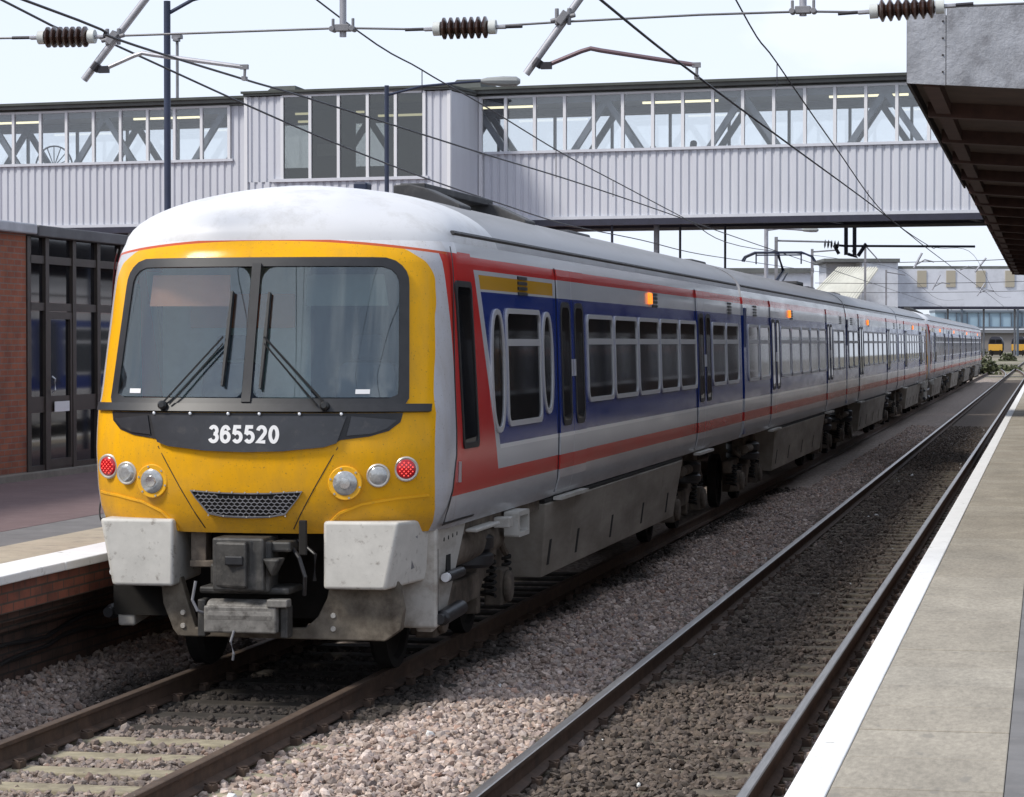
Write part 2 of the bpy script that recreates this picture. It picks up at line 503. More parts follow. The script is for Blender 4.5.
def roof_mat(name, cab):
    m, nt, b = nmat(name)
    tc = nt.nodes.new('ShaderNodeTexCoord')
    sp = nt.nodes.new('ShaderNodeSeparateXYZ')
    nt.links.new(tc.outputs['Object'], sp.inputs[0])
    x, y, z = sp.outputs
    f = noise(nt, 1.6, 8, 0.7, stretch=(1, 0.35, 1))
    c = ramp(nt, f, [(0.35, (0.40, 0.40, 0.42)), (0.62, (0.55, 0.55, 0.57))])
    # soot on the crown of the roof
    k = mathn(nt, 'MULTIPLY_ADD', z, 1.0, mathn(nt, 'MULTIPLY', mathn(nt, 'SUBTRACT', f, 0.5), 0.35))
    c = mixc(nt, ramp(nt, mathn(nt, 'SUBTRACT', k, 3.0), [(0.42, 0.0), (0.66, 0.85)]), c, (0.145, 0.14, 0.14))
    if cab:
        k2 = mathn(nt, 'LESS_THAN', y, mathn(nt, 'MULTIPLY_ADD', z, -1.2, 6.9))
        f3 = noise(nt, 3.0, 8, 0.75)
        wc = ramp(nt, f3, [(0.28, (0.56, 0.55, 0.54)), (0.50, (0.70, 0.70, 0.71))])
        c = mixc(nt, k2, c, wc)
    nt.links.new(c, b.inputs['Base Color'])
    b.inputs['Roughness'].default_value = 0.42
    return m


M['livery_cab'] = livery('livery_cab_car', True)
M['livery_mid'] = livery('livery_middle_car', False)
M['roof_cab'] = roof_mat('roof_paint_cab_car', True)
M['roof_mid'] = roof_mat('roof_paint_middle_car', False)


# ------------------------------------------------------------------ mesh builder
class MB:
    def __init__(self):
        self.v, self.f, self.mi = [], [], []

    def add(self, vs, fs, mi=0):
        o = len(self.v)
        self.v += [tuple(p) for p in vs]
        self.f += [tuple(i + o for i in q) for q in fs]
        self.mi += [mi] * len(fs)
        return self

    def box(self, c, s, rot=None, mi=0):
        hx, hy, hz = s[0] / 2, s[1] / 2, s[2] / 2
        vs = [Vector((sx * hx, sy * hy, sz * hz)) for sz in (-1, 1) for sy in (-1, 1) for sx in (-1, 1)]
        if rot is not None:
            vs = [rot @ p for p in vs]
        c = Vector(c)
        return self.add([p + c for p in vs], [(0, 2, 3, 1), (4, 5, 7, 6), (0, 1, 5, 4), (2, 6, 7, 3), (0, 4, 6, 2), (1, 3, 7, 5)], mi)

    def span(self, a, b, mi=0):
        return self.box([(a[i] + b[i]) / 2 for i in range(3)], [abs(b[i] - a[i]) for i in range(3)], None, mi)

    def tube(self, pts, r, n=8, cap=True, mi=0):
        pts = [Vector(p) for p in pts]
        rs = r if isinstance(r, (list, tuple)) else [r] * len(pts)
        rings = []
        for i, p in enumerate(pts):
            d = (pts[min(i + 1, len(pts) - 1)] - pts[max(i - 1, 0)]).normalized()
            u = d.cross(Vector((0, 0, 1)))
            if u.length < 1e-3:
                u = d.cross(Vector((0, 1, 0)))
            u.normalize()
            w = d.cross(u).normalized()
            rings.append([p + (u * math.cos(2 * math.pi * k / n) + w * math.sin(2 * math.pi * k / n)) * rs[i] for k in range(n)])
        vs = [q for rg in rings for q in rg]
        fs = []
        for i in range(len(pts) - 1):
            for k in range(n):
                a, b2 = i * n + k, i * n + (k + 1) % n
                fs.append((a, b2, b2 + n, a + n))
        if cap:
            fs.append(tuple(range(n - 1, -1, -1)))
            fs.append(tuple((len(pts) - 1) * n + k for k in range(n)))
        return self.add(vs, fs, mi)

    def bar(self, a, b, w, h, mi=0):
        """rectangular bar from a to b"""
        a, b = Vector(a), Vector(b)
        d = b - a
        return self.box((a + b) / 2, (w, d.length, h), d.to_track_quat('Y', 'Z').to_matrix(), mi)

    def prism(self, poly, d0, d1, frame, mi=0):
        """poly [(a,b)], frame(a,b,depth)->xyz"""
        n = len(poly)
        vs = [frame(a, b, d0) for a, b in poly] + [frame(a, b, d1) for a, b in poly]
        fs = [tuple(range(n)), tuple(range(2 * n - 1, n - 1, -1))]
        fs += [(i, i + n, (i + 1) % n + n, (i + 1) % n) for i in range(n)]
        return self.add(vs, fs, mi)

    def ring(self, outer, inner, d0, d1, frame, mi=0):
        n = len(outer)
        vs = []
        for d in (d0, d1):
            vs += [frame(a, b, d) for a, b in outer] + [frame(a, b, d) for a, b in inner]
        fs = []
        for i in range(n):
            j = (i + 1) % n
            fs.append((i, j, n + j, n + i))
            fs.append((2 * n + i, 3 * n + i, 3 * n + j, 2 * n + j))
            fs.append((i, 2 * n + i, 2 * n + j, j))
            fs.append((n + i, n + j, 3 * n + j, 3 * n + i))
        return self.add(vs, fs, mi)

    def lathe(self, prof, centre, axis, n=20, mi=0):
        """prof [(dist along axis, radius)]"""
        axis = Vector(axis).normalized()
        u = axis.orthogonal().normalized()
        w = axis.cross(u)
        c = Vector(centre)
        vs = [c + axis * t + (u * math.cos(2 * math.pi * k / n) + w * math.sin(2 * math.pi * k / n)) * r for t, r in prof for k in range(n)]
        fs = []
        for i in range(len(prof) - 1):
            for k in range(n):
                a, b2 = i * n + k, i * n + (k + 1) % n
                fs.append((a, b2, b2 + n, a + n))
        fs.append(tuple(range(n - 1, -1, -1)))
        fs.append(tuple((len(prof) - 1) * n + k for k in range(n)))
        return self.add(vs, fs, mi)

    def build(self, name, mats, parent=None, smooth=False, bevel=0.0, seg=2):
        me = bpy.data.meshes.new(name)
        me.from_pydata(self.v, [], self.f)
        bm = bmesh.new()
        bm.from_mesh(me)
        for f, mi in zip(bm.faces, self.mi):
            f.material_index = mi
            f.smooth = smooth
        bmesh.ops.recalc_face_normals(bm, faces=bm.faces)
        bm.to_mesh(me)
        bm.free()
        for m in (mats if isinstance(mats, (list, tuple)) else [mats]):
            me.materials.append(m)
        o = bpy.data.objects.new(name, me)
        COL.objects.link(o)
        if parent is not None:
            o.parent = parent
        if bevel:
            b = o.modifiers.new('bevel', 'BEVEL')
            b.width = bevel
            b.segments = seg
            b.limit_method = 'ANGLE'
            b.angle_limit = math.radians(35)
        if smooth:
            me.shade_auto = None if False else None
        return o


def sharp(o, deg=35):
    """smooth shading with hard edges kept"""
    me = o.data
    bm = bmesh.new()
    bm.from_mesh(me)
    for f in bm.faces:
        f.smooth = True
    for e in bm.edges:
        if len(e.link_faces) == 2 and e.calc_face_angle(0) > math.radians(deg):
            e.smooth = False
    bm.to_mesh(me)
    bm.free()
    return o


_orig_build = MB.build


def _build(self, name, mats, parent=None, smooth=False, bevel=0.0, seg=2):
    me_o = None
    o = _orig_build.__get__(self)(name, mats, parent, False, bevel, seg) if False else _plain(self, name, mats, parent, bevel, seg)
    if smooth:
        sharp(o)
    return o


def _plain(self, name, mats, parent, bevel, seg):
    me = bpy.data.meshes.new(name)
    me.from_pydata(self.v, [], self.f)
    bm = bmesh.new()
    bm.from_mesh(me)
    bm.faces.ensure_lookup_table()
    for f, mi in zip(bm.faces, self.mi):
        f.material_index = mi
    bmesh.ops.recalc_face_normals(bm, faces=bm.faces)
    bm.to_mesh(me)
    bm.free()
    for m in (mats if isinstance(mats, (list, tuple)) else [mats]):
        me.materials.append(m)
    o = bpy.data.objects.new(name, me)
    COL.objects.link(o)
    if parent is not None:
        o.parent = parent
    if bevel:
        b = o.modifiers.new('bevel', 'BEVEL')
        b.width = bevel
        b.segments = seg
        b.limit_method = 'ANGLE'
        b.angle_limit = math.radians(35)
    return o


MB.build = _build


def tag(o, label=None, cat=None, group=None, kind=None):
    for k, v in (('label', label), ('category', cat), ('group', group), ('kind', kind)):
        if v:
            o[k] = v
    return o


def thing(name, label, cat, loc=(0, 0, 0), rz=0.0, group=None):
    o = bpy.data.objects.new(name, None)
    o.location = loc
    o.rotation_euler = (0, 0, rz)
    o.empty_display_size = 0.2
    COL.objects.link(o)
    return tag(o, label, cat, group)


def copy_tree(o, parent=None):
    c = o.copy()
    COL.objects.link(c)
    if parent is not None:
        c.parent = parent
    for ch in list(o.children):
        copy_tree(ch, c)
    return c


def world_frame(a, b, d):
    return (a, b, d)


def rrect(x0, x1, z0, z1, r, n=5):
    """rounded rectangle outline, counter-clockwise"""
    pts = []
    for cx, cz, a0 in ((x1 - r, z1 - r, 0), (x0 + r, z1 - r, 90), (x0 + r, z0 + r, 180), (x1 - r, z0 + r, 270)):
        for k in range(n + 1):
            a = math.radians(a0 + 90 * k / n)
            pts.append((cx + r * math.cos(a), cz + r * math.sin(a)))
    return pts


def rrect2(x0, x1, z0, z1, rt, rb, n=5):
    """rounded rectangle with different top and bottom radii"""
    pts = []
    for cx, cz, a0, r in ((x1 - rt, z1 - rt, 0, rt), (x0 + rt, z1 - rt, 90, rt), (x0 + rb, z0 + rb, 180, rb), (x1 - rb, z0 + rb, 270, rb)):
        for k in range(n + 1):
            a = math.radians(a0 + 90 * k / n)
            pts.append((cx + r * math.cos(a), cz + r * math.sin(a)))
    return pts


def interp(x, tab):
    if x <= tab[0][0]:
        return tab[0][1]
    for (a, va), (b, vb) in zip(tab, tab[1:]):
        if x <= b:
            return va + (vb - va) * (x - a) / (b - a)
    return tab[-1][1]


# ================================================================== SETTING
TX = -5.87          # centre of the train's track
RX = -2.45          # centre of the empty track
PE = -0.946         # edge of the near platform
LE = -7.37          # edge of the far platform
PZ, LZ = 0.915, 0.90
BED = -0.19

# ground ----------------------------------------------------------------
def ground_mat():
    m, nt, b = nmat('ground_scrub')
    f = noise(nt, 0.05, 8, 0.65)
    f2 = noise(nt, 1.2, 8, 0.7)
    c = ramp(nt, f, [(0.35, (0.10, 0.105, 0.05)), (0.5, (0.16, 0.14, 0.10)), (0.65, (0.20, 0.175, 0.145))])
    c = mixc(nt, 1.0, c, ramp(nt, f2, [(0.3, 0.6), (0.7, 1.2)]), 'MULTIPLY')
    nt.links.new(c, b.inputs['Base Color'])
    b.inputs['Roughness'].default_value = 0.95
    bump(nt, b, f2, 0.5, 0.05)
    return m


MB().add([(-900, -200, -0.40), (900, -200, -0.40), (900, 2500, -0.40), (-900, 2500, -0.40)], [(0, 1, 2, 3)]).build('ground', ground_mat())
tag(bpy.data.objects['ground'], kind='structure')


def ballast_mat(name):
    m, nt, b = nmat(name)
    tc = nt.nodes.new('ShaderNodeTexCoord')
    v = nt.nodes.new('ShaderNodeTexVoronoi')
    v.inputs['Scale'].default_value = 17.0
    nt.links.new(tc.outputs['Object'], v.inputs['Vector'])
    hv = nt.nodes.new('ShaderNodeSeparateColor')
    nt.links.new(v.outputs['Color'], hv.inputs[0])
    c = ramp(nt, hv.outputs[0], [(0.0, (0.27, 0.215, 0.185)), (0.45, (0.36, 0.295, 0.25)), (0.8, (0.42, 0.35, 0.30)), (1.0, (0.50, 0.44, 0.39))])
    c = mixc(nt, ramp(nt, v.outputs['Distance'], [(0.30, 0.0), (0.62, 0.6)]), c, (0.10, 0.08, 0.068))
    sp = nt.nodes.new('ShaderNodeSeparateXYZ')
    nt.links.new(tc.outputs['Object'], sp.inputs[0])
    # oil and brake dust in the four-foot of the empty track
    dx = mathn(nt, 'ABSOLUTE', mathn(nt, 'SUBTRACT', sp.outputs[0], RX))
    n2 = noise(nt, 0.9, 7, 0.7)
    k = mathn(nt, 'MULTIPLY_ADD', n2, 0.5, mathn(nt, 'MULTIPLY', dx, -0.9))
    c = mixc(nt, ramp(nt, mathn(nt, 'ADD', k, 1.0), [(0.20, 0.0), (0.60, 0.92)]), c, (0.070, 0.055, 0.043))
    nt.links.new(c, b.inputs['Base Color'])
    b.inputs['Roughness'].default_value = 0.95
    bump(nt, b, mathn(nt, 'SUBTRACT', 1.0, v.outputs['Distance']), 0.8, 0.03)
    return m


# ballast bed: gently shouldered sheet under both tracks
bed = MB()
xs = [-9.2, -7.8, -7.45, -7.1, -6.7, -5.1, -4.6, -4.15, -3.7, -3.2, -0.98, -0.9]
zs = [0.00, 0.00, -0.03, -0.12, -0.20, -0.20, -0.175, -0.15, -0.175, -0.205, -0.20, -0.22]
ys = [2, 14, 26, 40, 70, 120, 200]
vs = [(x, y, z) for y in ys for x, z in zip(xs, zs)]
n = len(xs)
fs = [(j * n + i, j * n + i + 1, (j + 1) * n + i + 1, (j + 1) * n + i) for j in range(len(ys) - 1) for i in range(n - 1)]
bed.add(vs, fs)
M['ballast'] = ballast_mat('ballast_bed')
tag(bed.build('ballast_bed', M['ballast']), kind='structure')
# wide far yard of ballast where the lines fan out
tag(MB().add([(-30, 200, -0.21), (14, 200, -0.21), (24, 520, -0.21), (-30, 520, -0.21)], [(0, 1, 2, 3)]).build('yard_ballast', simple('yard_ballast', (0.25, 0.21, 0.17), 0.95, var=0.3, vscale=0.3, dirt=(0.12, 0.125, 0.06), dscale=0.08, damt=(0.45, 0.6))), kind='structure')


def bed_z(x):
    return interp(x, list(zip(xs, zs)))


# loose ballast stones ----------------------------------------------------
def stones():
    rng = np.random.default_rng(3)
    g = (1 + 5 ** 0.5) / 2
    ico = np.array([(-1, g, 0), (1, g, 0), (-1, -g, 0), (1, -g, 0), (0, -1, g), (0, 1, g), (0, -1, -g), (0, 1, -g), (g, 0, -1), (g, 0, 1), (-g, 0, -1), (-g, 0, 1)], float)
    ico /= np.linalg.norm(ico[0])
    tri = np.array([(0, 11, 5), (0, 5, 1), (0, 1, 7), (0, 7, 10), (0, 10, 11), (1, 5, 9), (5, 11, 4), (11, 10, 2), (10, 7, 6), (7, 1, 8), (3, 9, 4), (3, 4, 2), (3, 2, 6), (3, 6, 8), (3, 8, 9), (4, 9, 5), (2, 4, 11), (6, 2, 10), (8, 6, 7), (9, 8, 1)])
    var = [ico * (1 + rng.uniform(-0.34, 0.26, (12, 1))) * np.array([1.0, rng.uniform(.6, .95), rng.uniform(.5, .8)]) for _ in range(24)]
    P = []
    for (y0, y1, dens) in ((12.5, 20, 960), (20, 27, 720), (27, 36, 480), (36, 52, 300), (52, 70, 170), (70, 88, 80)):
        k = int((y1 - y0) * 7.2 * dens)
        P.append(np.stack([rng.uniform(-7.75, -0.93, k), rng.uniform(y0, y1, k)], 1))
    P = np.concatenate(P)
    x, y = P[:, 0], P[:, 1]
    keep = np.ones(len(P), bool)
    # keep the rails and most of the sleeper tops of the train's track clear
    for t in (TX, RX):
        for s in (-1, 1):
            keep &= np.abs(x - (t + s * 0.7525)) > 0.085
    ph = np.abs(((y - 12.2) / 0.65 + 0.5) % 1.0 - 0.5) * 0.65
    on = (np.abs(x - TX) < 1.25) & (ph < 0.125)
    keep &= ~(on & (rng.random(len(P)) > 0.06) & (np.abs(x - TX) < 0.8))
    keep &= ~(on & (rng.random(len(P)) > 0.45) & (np.abs(x - TX) >= 0.8))
    on2 = (np.abs(x - RX) < 1.25) & (ph < 0.12)
    edge = np.abs(np.abs(x - RX) - 0.60) < 0.42
    keep &= ~(on2 & edge & (x > RX) & (rng.random(len(P)) > 0.55))
    four = (np.abs(x - RX) < 0.66)
    # hidden beneath the train
    keep &= ~((y > 23) & (x < -5.3))
    keep &= ~((y > 50) & (x < -4.4))
    P = P[keep]
    x, y = P[:, 0], P[:, 1]
    n = len(P)
    size = rng.gamma(7, 0.0031, n).clip(.010, .044)
    z = np.interp(x, xs, zs) + size * rng.uniform(0.05, 0.9, n) + 0.022 * (np.abs(x - RX) < .66) * (x < RX + .35)
    a, b, c = rng.uniform(0, 6.28, n), rng.normal(0, .5, n), rng.normal(0, .5, n)
    ca, sa, cb, sb, cc, sc = np.cos(a), np.sin(a), np.cos(b), np.sin(b), np.cos(c), np.sin(c)
    R = np.empty((n, 3, 3))
    R[:, 0, 0] = ca * cb; R[:, 0, 1] = ca * sb * sc - sa * cc; R[:, 0, 2] = ca * sb * cc + sa * sc
    R[:, 1, 0] = sa * cb; R[:, 1, 1] = sa * sb * sc + ca * cc; R[:, 1, 2] = sa * sb * cc - ca * sc
    R[:, 2, 0] = -sb; R[:, 2, 1] = cb * sc; R[:, 2, 2] = cb * cc
    vi = rng.integers(0, len(var), n)
    base = np.array(var)[vi] * size[:, None, None]
    V = np.einsum('nij,nkj->nki', R, base) + np.stack([x, y, z], 1)[:, None, :]
    T = tri[None] + (np.arange(n) * 12)[:, None, None]
    me = bpy.data.meshes.new('ballast_stones')
    me.vertices.add(n * 12)
    me.vertices.foreach_set('co', V.astype(np.float32).ravel())
    me.loops.add(n * 60)
    me.loops.foreach_set('vertex_index', T.astype(np.int32).ravel())
    me.polygons.add(n * 20)
    me.polygons.foreach_set('loop_start', np.arange(0, n * 60, 3, dtype=np.int32))
    me.polygons.foreach_set('loop_total', np.full(n * 20, 3, np.int32))
    me.polygons.foreach_set('use_smooth', np.zeros(n * 20, bool))
    me.update(calc_edges=True)
    pal = np.array([(.33, .265, .23), (.29, .24, .21), (.40, .335, .295), (.25, .205, .19), (.33, .29, .27), (.46, .40, .37), (.22, .19, .185), (.34, .235, .19)])
    colr = pal[rng.choice(len(pal), n, p=[.22, .2, .13, .15, .12, .06, .07, .05])] * rng.uniform(.9, 1.5, (n, 1)) * np.array((1.04, 1.0, .96))
    # brake dust and oil in the four-foot of the empty line, darker stones beside the far platform
    dx = np.abs(x - RX)
    wob = 0.12 * np.sin(y * 1.7) + 0.1 * np.sin(y * 0.63 + 1)
    st = np.clip((1.05 + wob - dx) / 0.35, 0, 1) * rng.uniform(.8, 1, n)
    colr = colr * (1 - st[:, None]) + np.array((.062, .048, .037)) * rng.uniform(.5, 1.9, (n, 1)) * st[:, None]
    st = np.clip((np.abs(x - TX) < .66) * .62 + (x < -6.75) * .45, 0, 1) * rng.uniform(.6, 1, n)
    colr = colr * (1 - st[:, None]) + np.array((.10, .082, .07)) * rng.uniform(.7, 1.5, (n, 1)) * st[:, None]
    # shade beneath the train, painted into the stone colour
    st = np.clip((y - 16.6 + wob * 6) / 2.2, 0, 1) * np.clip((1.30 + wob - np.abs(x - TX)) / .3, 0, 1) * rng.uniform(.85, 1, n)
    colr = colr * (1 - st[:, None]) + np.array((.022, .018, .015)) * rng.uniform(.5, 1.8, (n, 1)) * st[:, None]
    white = rng.random(n) < .0012
    colr[white] = (.75, .75, .73)
    ca_ = me.color_attributes.new('tone', 'FLOAT_COLOR', 'POINT')
    cc4 = np.ones((n, 12, 4), np.float32)
    cc4[:, :, :3] = colr[:, None, :]
    ca_.data.foreach_set('color', cc4.ravel())
    m, nt, bb = nmat('ballast_stone')
    at = nt.nodes.new('ShaderNodeAttribute')
    at.attribute_name = 'tone'
    f = noise(nt, 60, 3, 0.6)
    c2 = mixc(nt, 1.0, at.outputs['Color'], ramp(nt, f, [(0.3, 0.78), (0.7, 1.2)]), 'MULTIPLY')
    nt.links.new(c2, bb.inputs['Base Color'])
    bb.inputs['Roughness'].default_value = 0.92
    me.materials.append(m)
    o = bpy.data.objects.new('ballast_stones', me)
    COL.objects.link(o)
    tag(o, 'pinkish grey crushed stone ballast around the tracks', 'ballast', kind='stuff')


stones()

# tracks ------------------------------------------------------------------
RAIL = [(-.07, -.159), (.07, -.159), (.07, -.148), (.012, -.128), (.010, -.042), (.035, -.030), (.035, -.004), (.026, 0), (-.026, 0), (-.035, -.004), (-.035, -.030), (-.010, -.042), (-.012, -.128), (-.07, -.148)]


def rail_mesh(path, mats):
    """path: list of (x,y); flat-bottom rail section swept along it; head top gets its own slot"""
    n = len(RAIL)
    vs, fs, mi = [], [], []
    P = [Vector((p[0], p[1], 0)) for p in path]
    for i, p in enumerate(P):
        d = (P[min(i + 1, len(P) - 1)] - P[max(i - 1, 0)]).normalized()
        s = Vector((d.y, -d.x, 0))
        vs += [p + s * a + Vector((0, 0, b)) for a, b in RAIL]
    for i in range(len(P) - 1):
        for k in range(n):
            a, b = i * n + k, i * n + (k + 1) % n
            fs.append((a, b, b + n, a + n))
            mi.append(1 if k in (6, 7, 8) else 0)
    mb = MB()
    mb.v, mb.f, mb.mi = vs, fs, mi
    mb.f += [tuple(range(n)), tuple((len(P) - 1) * n + k for k in range(n))]
    mb.mi += [0, 0]
    return mb


def sleeper_mb():
    mb = MB()
    pr = [(-.13, -.35), (.13, -.35), (.115, -.168), (-.115, -.168)]
    mb.prism(pr, -1.25, 1.25, lambda a, b, d: (d, a, b))
    return mb


def clip_mb(which=None):
    mb = MB()
    for s in (-1, 1):
        for q in (-1, 1):
            if which is not None and (s, q) != which:
                continue
            x = s * 0.7525 + q * 0.105
            mb.box((x, 0, -.145), (.055, .11, .045))
            mb.tube([(x + q * .02, -.05, -.125), (x - q * .03, -.02, -.115), (x + q * .02, .02, -.115), (x - q * .03, .055, -.125)], .009, 6)
    return mb


def make_track(name, label, cx, y0, y1, mats, smat, ns0, ns):
    t = thing(name, label, 'railway track', (cx, 0, 0))
    darkened = None
    for s in (-1, 1):
        rail_mesh([(s * .7525, y0), (s * .7525, y1)], mats).build('rail', mats, t)
    s0 = sleeper_mb().build('sleeper', smat, t, bevel=.012)
    clips = [clip_mb((a, b)).build('rail_clip', M['clip'], s0) for a in (-1, 1) for b in (-1, 1)]
    s0.location = (0, ns0, 0)
    for i in range(1, ns):
        s = s0.copy()
        if cx == TX and ns0 + .65 * i > 17.6:  # sleepers below the train carry its shade as colour
            if darkened is None:
                darkened = s0.data.copy()
                darkened.materials[0] = M['sleeper_shaded']
            s.data = darkened
        COL.objects.link(s)
        s.parent = t
        s.location = (random.uniform(-.02, .02), ns0 + .65 * i + random.uniform(-.02, .02), random.uniform(-.006, .004))
        s.rotation_euler = (0, 0, random.uniform(-.008, .008))
        if ns0 + .65 * i < 34:
            for c0 in clips:
                c = c0.copy()
                COL.objects.link(c)
                c.parent = s
    return t


make_track('railway_track', 'rusty brown track with pale concrete sleepers running under the train', TX, 3, 330, [M['rail_rust'], M['rail_top_dull']], M['sleeper'], 12.2, 30)
make_track('railway_track', 'empty oil-stained track with polished rail tops beside the white platform edge', RX, 3, 420, [M['rail_rust'], M['rail_top']], M['sleeper_dirty'], 12.2, 70)

# far crossover curve where the empty line swings left
t = thing('railway_track', 'distant curved track branching off the empty line beyond the train', 'railway track', (0, 0, 0))
for s in (-1, 1):
    pts = []
    for i in range(26):
        u = i / 25
        yy = 195 + 175 * u
        k = 3 * u * u - 2 * u ** 3
        pts.append((RX + s * .7525 + (TX + 0.3 - RX) * k * 1.0 - 5.0 * u * u * u, yy))
    rail_mesh(pts, None).build('rail', [M['rail_rust'], M['rail_top']], t)

# near platform -----------------------------------------------------------
pl = MB()
pl.span((PE + .02, -6, -.4), (9, 260, PZ - .012))
tag(pl.build('platform_near_base', M['brick_dark']), kind='structure')
tag(MB().span((PE, -6, PZ - .075), (-.797, 260, PZ)).build('platform_near_white_edge', M['white_paint'], bevel=.008), kind='structure')
sl = MB()
y = -6.0
while y < 120:
    w = 0.76 if y < 60 else 3
    sl.span((-.793, y + .007, PZ - .05), (-.155, y + w - .007, PZ - .003 + random.uniform(-.002, .002)))
    y += w
sl.span((-.793, y, PZ - .05), (-.16, 260, PZ - .003))
tag(sl.build('platform_near_slabs', M['slab'], bevel=.004), kind='structure')
tag(MB().span((-.152, -6, PZ - .05), (9, 260, PZ - .006)).build('platform_near_paving', M['asphalt']), kind='structure')

# far platform ------------------------------------------------------------
tag(MB().span((-14, -6, -.4), (-7.72, 200, LZ - .06)).build('platform_far_wall', M['brick_dark']), kind='structure')
tag(MB().span((-7.715, -6, .60), (-7.45, 200, LZ - .07)).build('platform_far_brick_course', M['brick_coping']), kind='structure')
mb = MB()
mb.span((-7.715, -6, .51), (-7.54, 200, .596))
mb.span((-7.715, -6, .42), (-7.63, 200, .507))
tag(mb.build('platform_far_corbel', M['brick_dark']), kind='structure')
edge = MB()
y = -6.0
while y < 60:
    edge.span((LE + random.uniform(-.006, .006), y + .003, LZ - .068), (-7.80, y + .90 - .003, LZ))
    y += .9
edge.span((LE, y, LZ - .068), (-7.8, 200, LZ))
tag(edge.build('platform_far_white_edge', M['white_paint'], bevel=.01), kind='structure')
tag(MB().span((-8.46, -6, LZ - .058), (-7.805, 200, LZ - .004)).build('platform_far_slabs', M['slab_cream']), kind='structure')
tag(MB().span((-9.13, -6, LZ - .058), (-8.465, 200, LZ - .007)).build('platform_far_strip', M['asphalt']), kind='structure')
tag(MB().span((-40, -6, LZ - .4), (-9.135, 200, LZ - .005)).build('platform_far_paving', M['asphalt_red']), kind='structure')
# cables slung along the sooty wall
for i, (zz, ph, lab) in enumerate(((.33, 0., 'upper black cable slung along the sooty platform wall'), (.20, 1.3, 'lower black cable sagging near the ballast by the platform wall'))):
    pts = [(-7.69, 8 + .4 * k, zz + .05 * math.sin(k * .62 + ph) + .02 * math.sin(k * 1.9)) for k in range(60)]
    tag(MB().tube(pts, .016, 6).build('cable', M['cable'], smooth=True), lab, 'cable')


# ================================================================== TRAIN
CARL, PITCHL, NOSE_Y = 20.45, 20.75, 18.95
PROF = [(1.15, 1.345), (1.22, 1.375), (1.32, 1.395), (1.45, 1.405), (1.70, 1.41), (1.90, 1.41), (3.10, 1.375), (3.20, 1.368), (3.28, 1.355), (3.36, 1.335)]
Y0T = [(1.15, .13), (1.30, .06), (1.50, .02), (1.77, 0.0), (2.05, .03), (2.12, .07), (2.20, .10), (3.20, .38), (3.30, .43), (3.36, .48)]
CD, CP = 0.80, 2.25


def wz(z): return interp(z, PROF)
def y0z(z): return interp(z, Y0T)


def front(x, z, off=0.0):
    """point on the cab face"""
    def fy(xx, zz):
        u = min(abs(xx) / wz(zz), .999)
        return y0z(zz) + CD * (1 - (1 - u ** CP) ** (1 / CP))
    yv = fy(x, z)
    if off == 0:
        return Vector((x, yv, z))
    e = .02
    n_ = Vector(((fy(x + e, z) - fy(x - e, z)) / (2 * e), -1.0, (fy(x, z + e) - fy(x, z - e)) / (2 * e))).normalized()
    return Vector((x, yv, z)) + n_ * off


def side(y, z, off=0.0, s=1):
    """point on the body side"""
    nz = .029 if 1.9 <= z <= 3.1 else 0.0
    return Vector((s * (wz(z) + off), y, z + off * nz))


def draped(poly, fn, off, thick, name, mat, parent, step=.08, smooth=True):
    """flat outline cut into a fine grid and laid on a curved surface, with thickness"""
    bm = bmesh.new()
    vs = [bm.verts.new((a, 0, b)) for a, b in poly]
    bm.faces.new(vs)
    a0, a1 = min(p[0] for p in poly), max(p[0] for p in poly)
    b0, b1 = min(p[1] for p in poly), max(p[1] for p in poly)
    k = a0 + step
    while k < a1:
        bmesh.ops.bisect_plane(bm, geom=bm.verts[:] + bm.edges[:] + bm.faces[:], plane_co=(k, 0, 0), plane_no=(1, 0, 0))
        k += step
    k = b0 + step
    while k < b1:
        bmesh.ops.bisect_plane(bm, geom=bm.verts[:] + bm.edges[:] + bm.faces[:], plane_co=(0, 0, k), plane_no=(0, 0, 1))
        k += step
    bmesh.ops.triangulate(bm, faces=[f for f in bm.faces if len(f.verts) > 4])
    r = bmesh.ops.extrude_face_region(bm, geom=bm.faces[:])
    top = {g for g in r['geom'] if isinstance(g, bmesh.types.BMVert)}
    for v in bm.verts:
        v.co = fn(v.co.x, v.co.z, off + (thick if v in top else 0.0))
    bmesh.ops.recalc_face_normals(bm, faces=bm.faces)
    me = bpy.data.meshes.new(name)
    bm.to_mesh(me)
    bm.free()
    me.materials.append(mat)
    o = bpy.data.objects.new(name, me)
    COL.objects.link(o)
    o.parent = parent
    if smooth:
        sharp(o, 40)
    return o


def strip_on(path, fn, off, w, h):
    """thin ribbon following a path on a surface"""
    mb = MB()
    pts = []
    for (a, b), (c, d) in zip(path, path[1:]):
        for k in range(6):
            pts.append((a + (c - a) * k / 6, b + (d - b) * k / 6))
    pts.append(path[-1])
    vs, fs = [], []
    for i, (a, b) in enumerate(pts):
        p, q = pts[max(i - 1, 0)], pts[min(i + 1, len(pts) - 1)]
        t_ = Vector((q[0] - p[0], q[1] - p[1])).normalized()
        nx, nz = -t_.y * w / 2, t_.x * w / 2
        vs += [fn(a + nx, b + nz, off), fn(a - nx, b - nz, off), fn(a - nx, b - nz, off + h), fn(a + nx, b + nz, off + h)]
    for i in range(len(pts) - 1):
        for k in range(4):
            a, b = i * 4 + k, i * 4 + (k + 1) % 4
            fs.append((a, b, b + 4, a + 4))
    fs += [(0, 1, 2, 3), tuple((len(pts) - 1) * 4 + k for k in (3, 2, 1, 0))]
    return mb.add(vs, fs)


